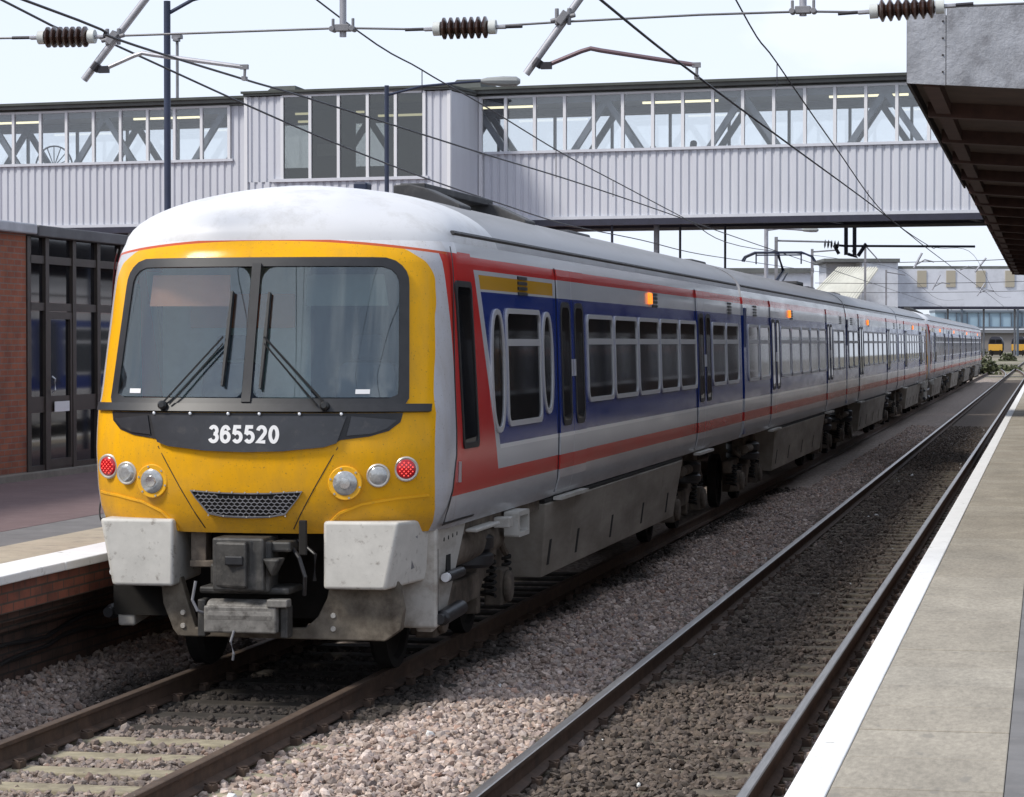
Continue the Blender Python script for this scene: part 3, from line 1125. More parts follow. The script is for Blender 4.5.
def strip_path(pts, fn, off, w, h):
    """ribbon through ready-made points with mitred sides"""
    mb = MB()
    vs, fs = [], []
    for i, (a, b) in enumerate(pts):
        p, q = pts[max(i - 1, 0)], pts[min(i + 1, len(pts) - 1)]
        if i in (0, len(pts) - 1) and (Vector(pts[0]) - Vector(pts[-1])).length < 1e-5:
            p, q = pts[-2], pts[1]
        t1 = Vector((a - p[0], b - p[1]))
        t2 = Vector((q[0] - a, q[1] - b))
        t1 = t1.normalized() if t1.length > 1e-9 else t2.normalized()
        t2 = t2.normalized() if t2.length > 1e-9 else t1
        t_ = (t1 + t2).normalized()
        m_ = min(1.0 / max(t_.dot(t1), .45), 1.6)
        nx, nz = -t_.y * w / 2 * m_, t_.x * w / 2 * m_
        vs += [fn(a + nx, b + nz, off), fn(a - nx, b - nz, off), fn(a - nx, b - nz, off + h), fn(a + nx, b + nz, off + h)]
    for i in range(len(pts) - 1):
        for k in range(4):
            a, b = i * 4 + k, i * 4 + (k + 1) % 4
            fs.append((a, b, b + 4, a + 4))
    fs += [(0, 1, 2, 3), tuple((len(pts) - 1) * 4 + k for k in (3, 2, 1, 0))]
    return mb.add(vs, fs)


def by_angle(poly, n_=140, c=(0.0, 2.65)):
    """resample an outline by bearing from a centre, so that rings pair up"""
    out = []
    for k in range(n_):
        a = 2 * math.pi * k / n_
        dx, dz = math.cos(a), math.sin(a)
        best = None
        for (x1, z1), (x2, z2) in zip(poly, poly[1:] + poly[:1]):
            ex, ez = x2 - x1, z2 - z1
            det = dx * -ez + ex * dz
            if abs(det) < 1e-12:
                continue
            px_, pz_ = x1 - c[0], z1 - c[1]
            t_ = (px_ * -ez + ex * pz_) / det
            u_ = (dx * pz_ - dz * px_) / det
            if t_ > 0 and -1e-6 <= u_ <= 1 + 1e-6 and (best is None or t_ > best):
                best = t_
        out.append((c[0] + dx * best, c[1] + dz * best))
    return out


def in_poly(x, z, poly):
    c = False
    for (x1, z1), (x2, z2) in zip(poly, poly[1:] + poly[:1]):
        if (z1 > z) != (z2 > z) and x < (x2 - x1) * (z - z1) / (z2 - z1) + x1:
            c = not c
    return c


def body_cab(parent, L):
    for part in ('body', 'roof'):
        if part == 'body':
            zr = sorted({z for z, _ in PROF} | {1.5, 1.77, 2.05, 2.2, 3.24, 3.32} | {round(2.09 + .055 * k, 3) for k in range(21)})
            rows = [(z, wz(z), y0z(z), CD) for z in zr]
        else:
            rows = []
            for k in range(15):
                b = math.pi / 2 * k / 14
                rows.append((3.36 + .49 * math.sin(b), max(1.335 * math.cos(b) ** .9, .0), .48 + 1.45 * (1 - math.cos(b) ** .9), CD + .35 * math.sin(b)))
        cols = 64 if part == 'body' else 24
        vs, fs = [], []
        ylist = [2.0 + 0.5 * 0, 3.0, 6.0, 10.0, 15.0, L]
        for (z, w, y0, D) in rows:
            right = []
            for k in range(cols + 1):
                a = math.pi / 2 * k / cols
                right.append((w * math.sin(a) ** (2 / CP), y0 + D * (1 - math.cos(a) ** (2 / CP))))
            ye = right[-1][1]
            right += [(w, ye + (L - ye) * t_) for t_ in (.04, .15, .4, .7, 1.0)]
            row = [(-x, yy, z) for x, yy in reversed(right[1:])] + [(x, yy, z) for x, yy in right]
            vs += row
            n_ = len(row)
        for j in range(len(rows) - 1):
            for i in range(n_ - 1):
                a = j * n_ + i
                fs.append((a, a + 1, a + 1 + n_, a + n_))
        if part == 'body':
            fs.append(tuple(range(n_)))                        # floor
            for i, j in ():
                pass
        mb = MB().add(vs, fs)
        # end wall
        o = mb.build(part, M['livery_cab'] if part == 'body' else M['roof_cab'], parent)
        bm = bmesh.new()
        bm.from_mesh(o.data)
        bmesh.ops.remove_doubles(bm, verts=bm.verts, dist=.0005)
        if part == 'body':
            mid = [(a * (1 - .05 * (b - 2.09)), b) for a, b in rrect2(-1.135, 1.135, 2.122, 3.183, .16, .05, 7)]
            hole = [f for f in bm.faces if f.calc_center_median().y < 1.6 and len(f.verts) < 6 and in_poly(f.calc_center_median().x, f.calc_center_median().z, mid)]
            bmesh.ops.delete(bm, geom=hole, context='FACES')
        bmesh.ops.recalc_face_normals(bm, faces=bm.faces)
        bm.to_mesh(o.data)
        bm.free()
        sharp(o, 30)


def body_mid(parent, L):
    for part in ('body', 'roof'):
        if part == 'body':
            pr = [(w, z) for z, w in PROF]
        else:
            pr = [(max(1.335 * math.cos(math.pi / 2 * k / 14) ** .9, 0), 3.36 + .49 * math.sin(math.pi / 2 * k / 14)) for k in range(15)]
        loop = [(-x, z) for x, z in pr] + ([] if part == 'body' else []) + [(x, z) for x, z in reversed(pr)]
        if part == 'roof':
            loop = [(-x, z) for x, z in pr[:-1]] + [(x, z) for x, z in reversed(pr)]
        n_ = len(loop)
        vs = [(x, yy, z) for yy in (0.0, L * .33, L * .66, L) for x, z in loop]
        fs = [(j * n_ + i, j * n_ + i + 1, (j + 1) * n_ + i + 1, (j + 1) * n_ + i) for j in range(3) for i in range(n_ - 1)]
        fs += [tuple(range(n_)), tuple(3 * n_ + i for i in range(n_))]
        if part == 'body':
            fs += [(j * n_, j * n_ + n_ - 1, (j + 1) * n_ + n_ - 1, (j + 1) * n_) for j in range(3)]
        sharp(MB().add(vs, fs).build(part, M['livery_mid'] if part == 'body' else M['roof_mid'], parent), 30)


def end_wall(parent, L):
    pr = [(w, z) for z, w in PROF] + [(max(1.335 * math.cos(math.pi / 2 * k / 10) ** .9, 0), 3.36 + .49 * math.sin(math.pi / 2 * k / 10)) for k in range(1, 11)]
    loop = [(-x, z) for x, z in pr[:-1]] + [(x, z) for x, z in reversed(pr)]
    MB().prism(loop, L, L + .03, lambda a, b, d: (a * .995, d, b)).build('end_wall', M['gangway_blue'], parent)
    MB().span((-.5, L + .03, 1.15), (.5, L + .28, 3.2)).build('gangway', M['black_rubber'], parent, bevel=.03)


def window(parent, y0, y1, z0, z1, s, transom=None, r=.10, fw=.045, lean=0.0):
    fn = lambda a, b, d: side(a + lean * (b - 2.4), b, d, s)
    out = rrect(y0, y1, z0, z1, r)
    inn = rrect(y0 + fw, y1 - fw, z0 + fw, z1 - fw, max(r - fw * .6, .02))
    w = MB().prism(inn, -.02, .004, fn).build('window', M['train_glass'], parent)
    f = MB().ring(out, inn, -.005, .016, fn)
    if transom:
        f.prism([(y0 + fw, transom - .03), (y1 - fw, transom - .03), (y1 - fw, transom + .03), (y0 + fw, transom + .03)], .003, .014, fn)
    f.build('frame', M['window_frame'], w)


def oval_window(parent, y0, y1, z0, z1, s):
    fn = lambda a, b, d: side(a, b, d, s)
    def lens(p, q, z0_, z1_):
        c, h = (p + q) / 2, (q - p) / 2
        m_, hh = (z0_ + z1_) / 2, (z1_ - z0_) / 2
        return [(c + h * (abs(math.cos(a)) ** .75) * (1 if math.cos(a) >= 0 else -1), m_ + hh * (abs(math.sin(a)) ** .9) * (1 if math.sin(a) >= 0 else -1)) for a in [2 * math.pi * k / 28 for k in range(28)]]
    out, inn = lens(y0, y1, z0, z1), lens(y0 + .07, y1 - .07, z0 + .045, z1 - .045)
    w = MB().prism(inn, -.02, .004, fn).build('window', M['train_glass'], parent)
    MB().ring(out, inn, -.005, .014, fn).build('frame', M['window_frame'], w)


def doors(parent, yc, s, mat):
    """pair of plug door leaves, each a shallow proud panel with a tall window"""
    fn = lambda a, b, d: side(a, b, d, s)
    for q in (-1, 1):
        y0, y1 = (yc - .72, yc - .006) if q < 0 else (yc + .006, yc + .72)
        zl = [1.19, 1.32, 1.45, 1.7, 1.9, 3.1, 3.2, 3.27]
        vs, fs = [], []
        for z in zl:
            vs += [fn(y0, z, .003), fn(y1, z, .003), fn(y1, z, .016), fn(y0, z, .016)]
        for j in range(len(zl) - 1):
            for k in range(4):
                a, b = j * 4 + k, j * 4 + (k + 1) % 4
                fs.append((a, b, b + 4, a + 4))
        fs += [(0, 1, 2, 3), tuple((len(zl) - 1) * 4 + k for k in range(4))]
        d = MB().add(vs, fs).build('passenger_door', mat, parent, bevel=.004)
        c = (y0 + y1) / 2
        out = rrect(c - .25, c + .25, 1.80, 2.96, .12)
        inn = rrect(c - .20, c + .20, 1.85, 2.91, .09)
        w = MB().prism(inn, .012, .020, fn).build('door_window', M['train_glass'], d)
        MB().ring(out, inn, .012, .024, fn).build('window_seal', M['black_rubber'], w if False else d)
        MB().prism([(c - q * .26, 2.26), (c - q * .31, 2.26), (c - q * .31, 2.42), (c - q * .26, 2.42)], .016, .030, fn).build('handle', M['window_frame'], d)
    mb = MB()
    for yy in (yc - .735, yc + .735):
        mb.add(strip_on([(yy, 1.19), (yy, 1.9), (yy, 3.27)], fn, .0015, .022, .003).v, strip_on([(yy, 1.19), (yy, 1.9), (yy, 3.27)], fn, .0015, .022, .003).f)
    mb.build('door_seam', M['black_rubber'], parent)
    MB().span((s * 1.36, yc - .75, 1.115), (s * 1.44, yc + .75, 1.145)).build('footstep', M['valance'], parent)


def bogie(parent, yc, s):
    """two-axle bogie: frame, wheels, axle boxes, springs, dampers"""
    b = bpy.data.objects.new('bogie', None)
    COL.objects.link(b)
    b.parent = parent
    b.location = (0, yc, 0)
    fr = MB()
    for q in (-1, 1):
        # swan-neck side frame
        prf = [(-1.75, .55), (-1.75, .74), (-.75, .76), (-.55, .60), (.55, .60), (.75, .76), (1.75, .74), (1.75, .55), (.8, .52), (.6, .38), (-.6, .38), (-.8, .52)]
        fr.prism(prf, q * .93, q * 1.07, lambda a, c, d: (d, a, c))
    fr.span((-.93, -.22, .42), (.93, .22, .66))
    fr.build('frame', M['bogie'], b, bevel=.02)
    for ax in (-1.3, 1.3):
        for q in (-1, 1):
            w = MB().lathe([(-.035, .10), (-.035, .40), (.0, .43), (.03, .42), (.105, .42), (.105, .35), (.06, .33), (.05, .13), (.10, .12), (.10, .03)], (q * .715, ax, .42), (q, 0, 0), 28)
            w.build('wheel', M['under_dark'], b, smooth=True)
        MB().tube([(-.75, ax, .42), (.75, ax, .42)], .085, 12).build('axle', M['under_dark'], b, smooth=True)
        for q in (-1, 1):
            if q != s:
                continue
            a_ = MB()
            a_.span((q * 1.0, ax - .17, .26), (q * 1.16, ax + .17, .58))
            a_.lathe([(0, .14), (.05, .14), (.06, .09)], (q * 1.16, ax, .42), (q, 0, 0), 18)
            a_.build('axle_box', M['bogie'], b, bevel=.015)
            for o_ in (-.33, .33):
                pts = [(q * 1.06 + .075 * math.cos(k * .8), ax + o_ + .075 * math.sin(k * .8), .36 + k * .0075) for k in range(44)]
                MB().tube(pts, .016, 6).build('spring', M['under_dark'], b, smooth=True)
    d_ = MB()
    d_.lathe([(0, .235), (.03, .27), (.10, .27), (.13, .23), (.16, .27), (.25, .27), (.29, .21)], (s * 1.05, 0, .70), (0, 0, 1), 24)
    d_.build('air_spring', M['black_rubber'], b, smooth=True)
    d_ = MB()
    d_.tube([(s * 1.20, -1.05, .90), (s * 1.20, -.35, .90)], .065, 12)
    d_.tube([(s * 1.20, -.35, .90), (s * 1.20, .45, .90)], .038, 12)
    d_.tube([(s * 1.19, .45, .76), (s * 1.19, .55, .96)], .06, 10)
    d_.build('damper', M['bogie'], b, smooth=True)
    e = MB()
    e.span((s * .98, -.95, .80), (s * 1.17, -.62, 1.06))
    e.build('brake_cylinder', M['bogie'], b, bevel=.012)
    e = MB()
    e.span((s * 1.0, .62, .78), (s * 1.15, .92, 1.10))
    e.build('brake_cylinder', M['bogie'], b, bevel=.012)
    e = MB()
    e.tube([(s * 1.13, 1.0, .95), (s * 1.15, 1.25, .75), (s * 1.12, 1.5, .70)], .03, 8)
    e.build('pipework', M['bogie'], b, smooth=True)
    e = MB()
    e.tube([(s * 1.1, -1.6, .9), (s * 1.15, -1.3, .8), (s * 1.1, -1.0, .95)], .025, 8)
    e.build('pipework', M['bogie'], b, bevel=.012)
    for ax in (-1.3, 1.3):
        e = MB()
        e.span((s * .82, ax + .47 * (1 if ax < 0 else -1) - .06, .22), (s * 1.02, ax + .47 * (1 if ax < 0 else -1) + .06, .62))
        e.build('brake_block', M['bogie'], b, bevel=.012)
    return b


def skirt(parent, y0, y1, s, seams, slots):
    """box of underfloor equipment behind flat dirty panels"""
    def x_at(z): return s * (1.365 - (1.13 - z) * .13)
    k = [y0] + seams + [y1]
    for a, b in zip(k, k[1:]):
        mb = MB()
        a2 = a + (.25 if a == y0 else 0)
        b2 = b - (.25 if b == y1 else 0)
        vs = []
        for z, p, q in ((.40, a2, b2), (1.10, a, b)):
            vs += [(x_at(z), p + .008, z), (x_at(z), q - .008, z), (s * .2, q - .008, z), (s * .2, p + .008, z)]
        mb.add(vs, [(0, 1, 2, 3), (7, 6, 5, 4), (0, 4, 5, 1), (1, 5, 6, 2), (2, 6, 7, 3), (3, 7, 4, 0)])
        mb.build('equipment_case', M['skirt'], parent, bevel=.01)
    for yy in slots:
        mb = MB()
        vs = []
        for z in (.50, .74):
            xx = x_at(z)
            vs += [(xx - s * .01, yy - .05, z), (xx - s * .01, yy + .05, z), (xx + s * .004, yy + .05, z), (xx + s * .004, yy - .05, z)]
        mb.add(vs, [(0, 1, 2, 3), (7, 6, 5, 4), (0, 4, 5, 1), (1, 5, 6, 2), (2, 6, 7, 3), (3, 7, 4, 0)])
        mb.build('drain_slot', M['under_dark'], parent)
    MB().span((s * .3, y0 - 3, 1.10), (-s * .3, y1 + 3, 1.148)).build('underframe', M['under_dark'], parent)
    MB().span((s * 1.25, y0, 1.11), (s * 1.352, y1, 1.14)).build('skirt_gap', M['under_dark'], parent)


def roof_bits(parent, pods, L, ylo=.9):
    g = MB()
    for q in (-1, 1):
        g.tube([(q * 1.318, ylo, 3.435), (q * 1.318, L - .2, 3.435)], .020, 6)
    g.build('gutter', M['roof_dark'], parent)
    for (yy, ln, x0_, x1_) in pods:
        mb = MB()
        prf = [(yy, 3.70), (yy + .5, 3.895), (yy + ln - .5, 3.895), (yy + ln, 3.70)]
        mb.prism(prf, x0_, x1_, lambda a, c, d: (d, a, c))
        mb.build('roof_pod', M['roof_dark'], parent, bevel=.03)


def louvre(parent, yc, s):
    mb = MB()
    fn = lambda a, b, d: side(a, b, d, s)
    for k in range(4):
        z = 2.99 + .045 * k
        mb.prism([(yc - .2, z), (yc + .2, z), (yc + .2, z + .026), (yc - .2, z + .026)], .002, .012, fn)
    mb.build('louvre', M['black_rubber'], parent)


def indicator(parent, yc, s):
    fn = lambda a, b, d: side(a, b, d, s)
    MB().prism(rrect(yc - .10, yc + .10, 3.02, 3.15, .02, 2), .002, .03, fn).build('door_indicator', M['orange_lamp'], parent, bevel=.006)
    louvre(parent, yc + .42, s)


def lamp(parent, name, x, z, r, rim, lens, ring_w=.018, rim2=None):
    """round lamp on the cab face: rim + domed lens, facing along the face"""
    p = front(x, z)
    nrm = (front(x, z, .1) - p).normalized()
    nrm = (nrm * .45 + Vector((0, -1, 0)) * .55).normalized()
    if rim2:
        o = MB().lathe([(-.06, r * 1.36), (.016, r * 1.36), (.022, r * 1.30), (.020, r * 1.02)], p, nrm, 32).build(name, rim2, parent, smooth=True)
    else:
        o = MB().lathe([(-.08, r + ring_w), (.022, r + ring_w), (.030, r + ring_w * .5), (.026, r * .98)], p, nrm, 28).build(name, rim, parent, smooth=True)
    MB().lathe([(.0, r * .97), (.026, r * .97), (.034, r * .85), (.040, r * .5), (.042, .004)], p, nrm, 28).build('lens', lens, o, smooth=True)
    if name == 'tail_lamp':
        mb = MB()
        u = nrm.orthogonal().normalized()
        w = nrm.cross(u)
        for i in range(-2, 3):
            for j in range(-2, 3):
                if i * i + j * j < 6:
                    mb.lathe([(0, .006), (.004, .005)], p + nrm * (.036 + (.006 if i * i + j * j < 3 else 0)) + (u * i + w * j) * r * .30, nrm, 8)
        mb.build('led', M['red_led'], o)
    if rim2:
        MB().lathe([(.03, r * .50), (.050, r * .42), (.052, .005)], p, nrm, 20).build('reflector', M['reflector'], o, smooth=True)
        mb = MB()
        u = nrm.orthogonal().normalized()
        w = nrm.cross(u)
        for k in range(6):
            a = k * math.pi / 3
            mb.lathe([(.0, .010), (.026, .008)], p + (u * math.cos(a) + w * math.sin(a)) * r * 1.2, nrm, 8)
        mb.build('screw', M['lamp_rim'], o)
    return o


def cab_front(t, number):
    # windscreen surround
    outer = rrect2(-1.165, 1.165, 2.09, 3.215, .18, .06, 7)
    outer = [(a * (1 - .05 * (b - 2.09)), b) for a, b in outer]
    inner = rrect2(-1.10, 1.10, 2.155, 3.15, .13, .05, 7)
    inner = [(a * (1 - .05 * (b - 2.09)), b) for a, b in inner]
    MB().ring(by_angle(outer), by_angle(inner), -.01, .026, front).build('windscreen_frame', M['black_rubber'], t, smooth=True)
    # inside the cab
    MB().span((-1.30, 1.95, 1.30), (1.30, 2.0, 3.36)).build('cab_bulkhead', M['cab_wall'], t)
    MB().span((-.02, 1.90, 1.30), (1.28, 1.945, 3.3)).build('cab_reflection_dark', M['cab_dark'], t)  # dark sheet added to imitate the dark reflection in the right pane
    MB().span((-1.05, 1.90, 2.70), (-.16, 1.945, 2.98)).build('cab_reflection_panel', M['cab_reflection_warm'], t, bevel=.01)  # added panel, paints the salmon reflection behind the left pane
    MB().add([(-1.2, .62, 2.02), (1.2, .62, 2.02), (1.2, 1.0, 2.10), (-1.2, 1.0, 2.10), (-1.2, .62, 1.3), (1.2, .62, 1.3), (1.2, 1.0, 1.3), (-1.2, 1.0, 1.3)], [(0, 1, 2, 3), (7, 6, 5, 4), (0, 4, 5, 1), (1, 5, 6, 2), (2, 6, 7, 3), (3, 7, 4, 0)]).build('cab_desk', M['cab_dark'], t, bevel=.03)
    for q in (-.58, .55):
        d_ = MB()
        d_.prism(rrect(q - .24, q + .24, 1.8, 2.42, .08), 1.45, 1.56, lambda a, b, d: (a, d + (b - 1.8) * .12, b))
        d_.prism(rrect(q - .13, q + .13, 2.44, 2.64, .05), 1.53, 1.61, lambda a, b, d: (a, d, b))
        d_.build('cab_seat', M['cab_seat'], t, bevel=.02)
    for q in (-1, 1):
        MB().prism([(q * .30, 2.86), (q * .95, 2.86), (q * .92, 3.10), (q * .30, 3.10)], .62, .63, lambda a, b, d: (a, d, b)).build('sun_blind', M['cab_blind'] if q > 0 else M['cab_reflection_warm'], t)
    for q in (-1, 1):
        g = rrect2(.045, 1.10, 2.165, 3.145, .11, .05, 6)
        g = [(q * (a * (1 - .05 * (b - 2.09)) if a > .1 else a), b) for a, b in g]
        if q < 0:
            g = list(reversed(g))
        w = draped(g, front, .014, .005, 'windscreen', M['windscreen'], t)
        x0_ = -.98 if q < 0 else .80
        draped([(x0_, 2.19), (x0_ + .10, 2.19), (x0_ + .10, 2.225), (x0_, 2.225)], front, .020, .001, 'sticker', M['sign_white'], w)
    # divider bar
    draped([(-.035, 2.12), (.035, 2.12), (.035, 3.17), (-.035, 3.17)], front, .024, .018, 'windscreen_pillar', M['black_rubber'], t)
    # ledge below the windscreen, carried right round to the side
    draped([(-1.30, 2.055), (1.30, 2.055), (1.30, 2.11), (-1.30, 2.11)], front, .003, .030, 'cowl_rail', M['black_rubber'], t)
    # black mask under it
    half = [(0, 1.775), (.35, 1.785), (.66, 1.82), (.72, 1.855), (.92, 1.88), (1.05, 1.92), (1.125, 1.985), (1.14, 2.052)]
    mask = [(-a, b) for a, b in reversed(half)] + half[1:]
    draped(mask, front, .002, .006, 'cowl_mask', M['black_rubber'], t)
    for q in (-1, 1):
        pts = [(.79, 2.03), (.76, 1.885), (.93, 1.90), (1.03, 1.935), (1.09, 1.99), (1.095, 2.00)]
        pts = [(q * a, b) for a, b in pts]
        draped(pts if q < 0 else pts, front, .008, .010, 'cowl_cover', M['slate_panel'], t)
    half = [(0, 1.765), (.30, 1.772), (.60, 1.80), (.69, 1.83), (.755, 2.03)]
    pan = [(-a, b) for a, b in reversed(half)] + half[1:]
    p = draped(pan, front, .010, .024, 'number_panel', M['slate_panel'], t)
    # running number
    def arc(cx, cz, rx, rz, a0, a1, n_=14):
        return [(cx + rx * math.cos(math.radians(a0 + (a1 - a0) * k / n_)), cz + rz * math.sin(math.radians(a0 + (a1 - a0) * k / n_))) for k in range(n_ + 1)]
    glyph = {'3': [arc(.5, .735, .36, .265, 160, -75), arc(.5, .27, .40, .27, 88, -165)],
             '6': [arc(.5, .31, .40, .31, 0, 360, 22), arc(.52, .50, .42, .50, 32, 180, 12) + [(.10, .33)]],
             '5': [[(.88, 1.0), (.24, 1.0), (.14, .50)], arc(.49, .31, .41, .31, 148, -150, 16)],
             '2': [arc(.5, .71, .39, .29, 170, -30, 12) + [(.50, .26), (.12, .0), (.92, .0)]],
             '0': [arc(.5, .5, .38, .50, 0, 360, 26)]}
    gw, gh, sw, adv = .071, .110, .027, .0925
    nb = MB()
    x_0 = -adv * len(number) / 2 + .012
    for i_, ch in enumerate(number):
        for k_, path in enumerate(glyph[ch]):
            r_ = strip_path([(x_0 + i_ * adv + a * gw, 1.838 + b * gh) for a, b in path], front, .0345 + .0004 * k_, sw, .003)
            nb.add(r_.v, r_.f)
    nb.build('number', M['white_text'], p)
    # wiper bolts on the ledge
    mb = MB()
    for x in (-.42, -.12, .12, .42, .72, -.72):
        pp = front(x, 2.04, .036)
        mb.lathe([(0, .013), (.010, .011), (.012, .003)], pp, (0, -1, .2), 10)
    mb.build('cowl_bolt', M['metal_trim'], t, smooth=True)
    # wipers
    for (px_, tip, b0, b1) in ((-.655, (-.20, 2.60), (-.165, 2.95), (-.185, 2.24)), (.60, (.115, 2.60), (.125, 2.94), (.11, 2.22))):
        arm = MB()
        A, B = front(px_, 2.10, .05), front(tip[0], tip[1], .085)
        A2 = front(px_ + (.06 if px_ < 0 else -.06), 2.09, .05)
        arm.lathe([(0, .035), (.04, .035), (.055, .02)], front(px_, 2.09, .03), (0, -1, .15), 12)
        arm.bar(A, B, .018, .012)
        arm.bar(A2, B + Vector((0, 0, -.05)), .012, .010)
        o = arm.build('wiper', M['wiper'], t)
        bl = MB()
        n_ = 10
        for k in range(n_):
            u0, u1 = k / n_, (k + 1) / n_
            f0 = front(b0[0] + (b1[0] - b0[0]) * u0, b0[1] + (b1[1] - b0[1]) * u0, .052)
            f1 = front(b0[0] + (b1[0] - b0[0]) * u1, b0[1] + (b1[1] - b0[1]) * u1, .052)
            bl.bar(f0, f1, .016 + .012 * min(u0, 1 - u1) * 2, .040)
        bl.build('blade', M['wiper'], o)
    # nose door seams
    for q in (-1, 1):
        strip_on([(q * .70, 1.80), (q * .345, 1.185)], front, .0008, .007, .002).build('panel_seam', M['black_rubber'], t)
    # grille
    gp = [(-.435, 1.475), (-.20, 1.46), (0, 1.457), (.20, 1.46), (.435, 1.475), (.40, 1.42), (.30, 1.30), (.18, 1.278), (0, 1.272), (-.18, 1.278), (-.30, 1.30), (-.40, 1.42)]
    draped(list(reversed(gp)), front, .001, .004, 'grille', M['under_dark'], t)
    gr = bpy.data.objects[[o.name for o in t.children if o.name.startswith('grille')][-1]]
    mesh = MB()
    import itertools as _it
    def inside(x, z):
        c = False
        for (x1, z1), (x2, z2) in zip(gp, gp[1:] + gp[:1]):
            if (z1 > z) != (z2 > z) and x < (x2 - x1) * (z - z1) / (z2 - z1) + x1:
                c = not c
        return c
    r_ = 0
    z = 1.276
    while z < 1.475:
        x = -.44 + (.022 if r_ % 2 else 0)
        while x < .44:
            if inside(x, z) and inside(x + .044, z) and inside(x + .022, z + .03):
                for k in ((0, 0, .022, .011), (.022, .011, .044, 0)):
                    mesh.bar(front(x + k[0], z + k[1], .008), front(x + k[2], z + k[3], .008), .006, .006)
                if r_ % 1 == 0:
                    mesh.bar(front(x + .022, z + .011, .008), front(x + .022, z + .028, .008), .006, .005)
            x += .044
        z += .026
        r_ += 1
    mesh.build('grille_mesh', M['galv_dull'], gr)
    cx = [sum(p_[0] for p_ in gp) / len(gp), sum(p_[1] for p_ in gp) / len(gp)]
    inn = [(cx[0] + (a - cx[0]) * .975, cx[1] + (b - cx[1]) * .91) for a, b in gp]
    MB().ring(gp, inn, .004, .016, front).build('grille_rim', M['galv_dull'], gr)
    mb = MB()
    for k in range(9):
        x = -.40 + .1 * k
        zz = 1.470 - .012 * (1 - abs(x) / .43)
        mb.lathe([(.012, .008), (.020, .006)], front(x, zz, 0), (0, -1, 0), 8)
    for x in (-.3, -.18, 0, .18, .3):
        mb.lathe([(.012, .008), (.020, .006)], front(x, 1.285 - .01 * (1 - abs(x) / .3), 0), (0, -1, 0), 8)
    mb.build('grille_screw', M['lamp_rim'], gr)
    # lamps
    for q in (-1, 1):
        lamp(t, 'tail_lamp', q * 1.165, 1.635, .076, M['lamp_rim'], M['red_lens'])
        lamp(t, 'marker_lamp', q * .98, 1.59, .070, M['lamp_rim'], M['white_lens'])
        lamp(t, 'headlight', q * .75, 1.535, .094, None, M['white_lens'], rim2=M['yellow_rim'])
        # moulded lip above the buffer cover
        strip_on([(q * 1.30, 1.43), (q * 1.10, 1.415), (q * .86, 1.375), (q * .70, 1.31), (q * .60, 1.22), (q * .57, 1.16)], front, -.004, .016, .012).build('moulded_lip', M['yellow_rim'], t)


